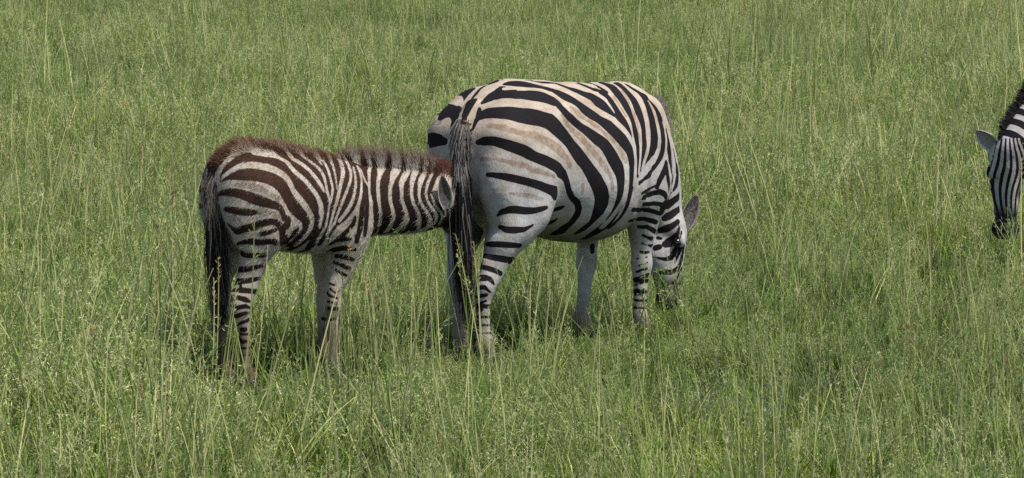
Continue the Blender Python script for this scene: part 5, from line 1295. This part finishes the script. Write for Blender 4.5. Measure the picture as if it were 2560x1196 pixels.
# animals stand in trodden, shorter grass; nothing grows through their legs
for S in (MARE, FOAL, GRAZER):
    M = world_matrix(S)
    for lg in S['legs']:
        p = M @ Vector((lg[-1][0], lg[-1][1], 0))
        d = np.hypot(X - p.x, Y - p.y)
        m = (d < .10) & (KI < 15)
        SC[m] *= .35
        dd = p.y - Y
        fr = (np.abs(X - p.x) < .15) & (dd > -.1) & (dd < 2.0) & (KI < 15) & (np.arange(len(X)) < len(X) - 20)
        low = .035 if (S is FOAL and lg[-1][0] < 0) else .075
        SC[fr] = np.minimum(SC[fr], (low + .133 * np.maximum(dd[fr], 0)) / .27)
        tl = (np.abs(X - p.x) < .16) & (Y < p.y + .1) & (Y > p.y - 1.6) & (KI >= 15)
        SC[tl & (rp.random(len(X)) < .8) & (np.arange(len(X)) < len(X) - 20)] *= .4
Z = ground_z(X, Y)
pm = bpy.data.meshes.new('grass')
pm.vertices.add(len(X))
pm.vertices.foreach_set('co', np.stack([X, Y, Z], 1).astype(np.float32).ravel())
fattr(pm, 'rot', rp.uniform(0, 6.283, len(X)))
fattr(pm, 'size', SC)
wx = vnoise(X, Y, 1.1, 31) - .5; wy = vnoise(X, Y, 1.1, 32) - .5
fattr(pm, 'tilt_x', np.where(KI < 15, wx * .7 + rp.normal(0, .14, len(X)), wx * .3 + rp.normal(0, .06, len(X))))
fattr(pm, 'tilt_y', np.where(KI < 15, wy * .7 + rp.normal(0, .14, len(X)), wy * .3 + rp.normal(0, .06, len(X))))
a_ = pm.attributes.new('kind_index', 'INT', 'POINT'); a_.data.foreach_set('value', KI.astype(np.int32))
grass = bpy.data.objects.new('grass', pm)
COL.objects.link(grass)
grass['kind'] = 'stuff'
grass['label'] = 'tall green savanna grass with pale seed heads and straw stems'
ng = bpy.data.node_groups.new('grass_instances', 'GeometryNodeTree')
ng.interface.new_socket('Geometry', in_out='INPUT', socket_type='NodeSocketGeometry')
ng.interface.new_socket('Geometry', in_out='OUTPUT', socket_type='NodeSocketGeometry')
gi = ng.nodes.new('NodeGroupInput'); go = ng.nodes.new('NodeGroupOutput')
ci = ng.nodes.new('GeometryNodeCollectionInfo')
ci.inputs['Collection'].default_value = clumps
ci.inputs['Separate Children'].default_value = True
ci.inputs['Reset Children'].default_value = True
ip = ng.nodes.new('GeometryNodeInstanceOnPoints')
ip.inputs['Pick Instance'].default_value = True
def named(nm, ty):
    q = ng.nodes.new('GeometryNodeInputNamedAttribute'); q.data_type = ty; q.inputs['Name'].default_value = nm
    return q.outputs['Attribute']
cx = ng.nodes.new('ShaderNodeCombineXYZ')
ng.links.new(named('rot', 'FLOAT'), cx.inputs[2])
ng.links.new(named('tilt_x', 'FLOAT'), cx.inputs[0])
ng.links.new(named('tilt_y', 'FLOAT'), cx.inputs[1])
ng.links.new(gi.outputs[0], ip.inputs['Points'])
ng.links.new(ci.outputs[0], ip.inputs['Instance'])
ng.links.new(named('kind_index', 'INT'), ip.inputs['Instance Index'])
ng.links.new(cx.outputs[0], ip.inputs['Rotation'])
ng.links.new(named('size', 'FLOAT'), ip.inputs['Scale'])
ng.links.new(ip.outputs[0], go.inputs[0])
md = grass.modifiers.new('scatter', 'NODES'); md.node_group = ng
print('grass clumps', len(X))
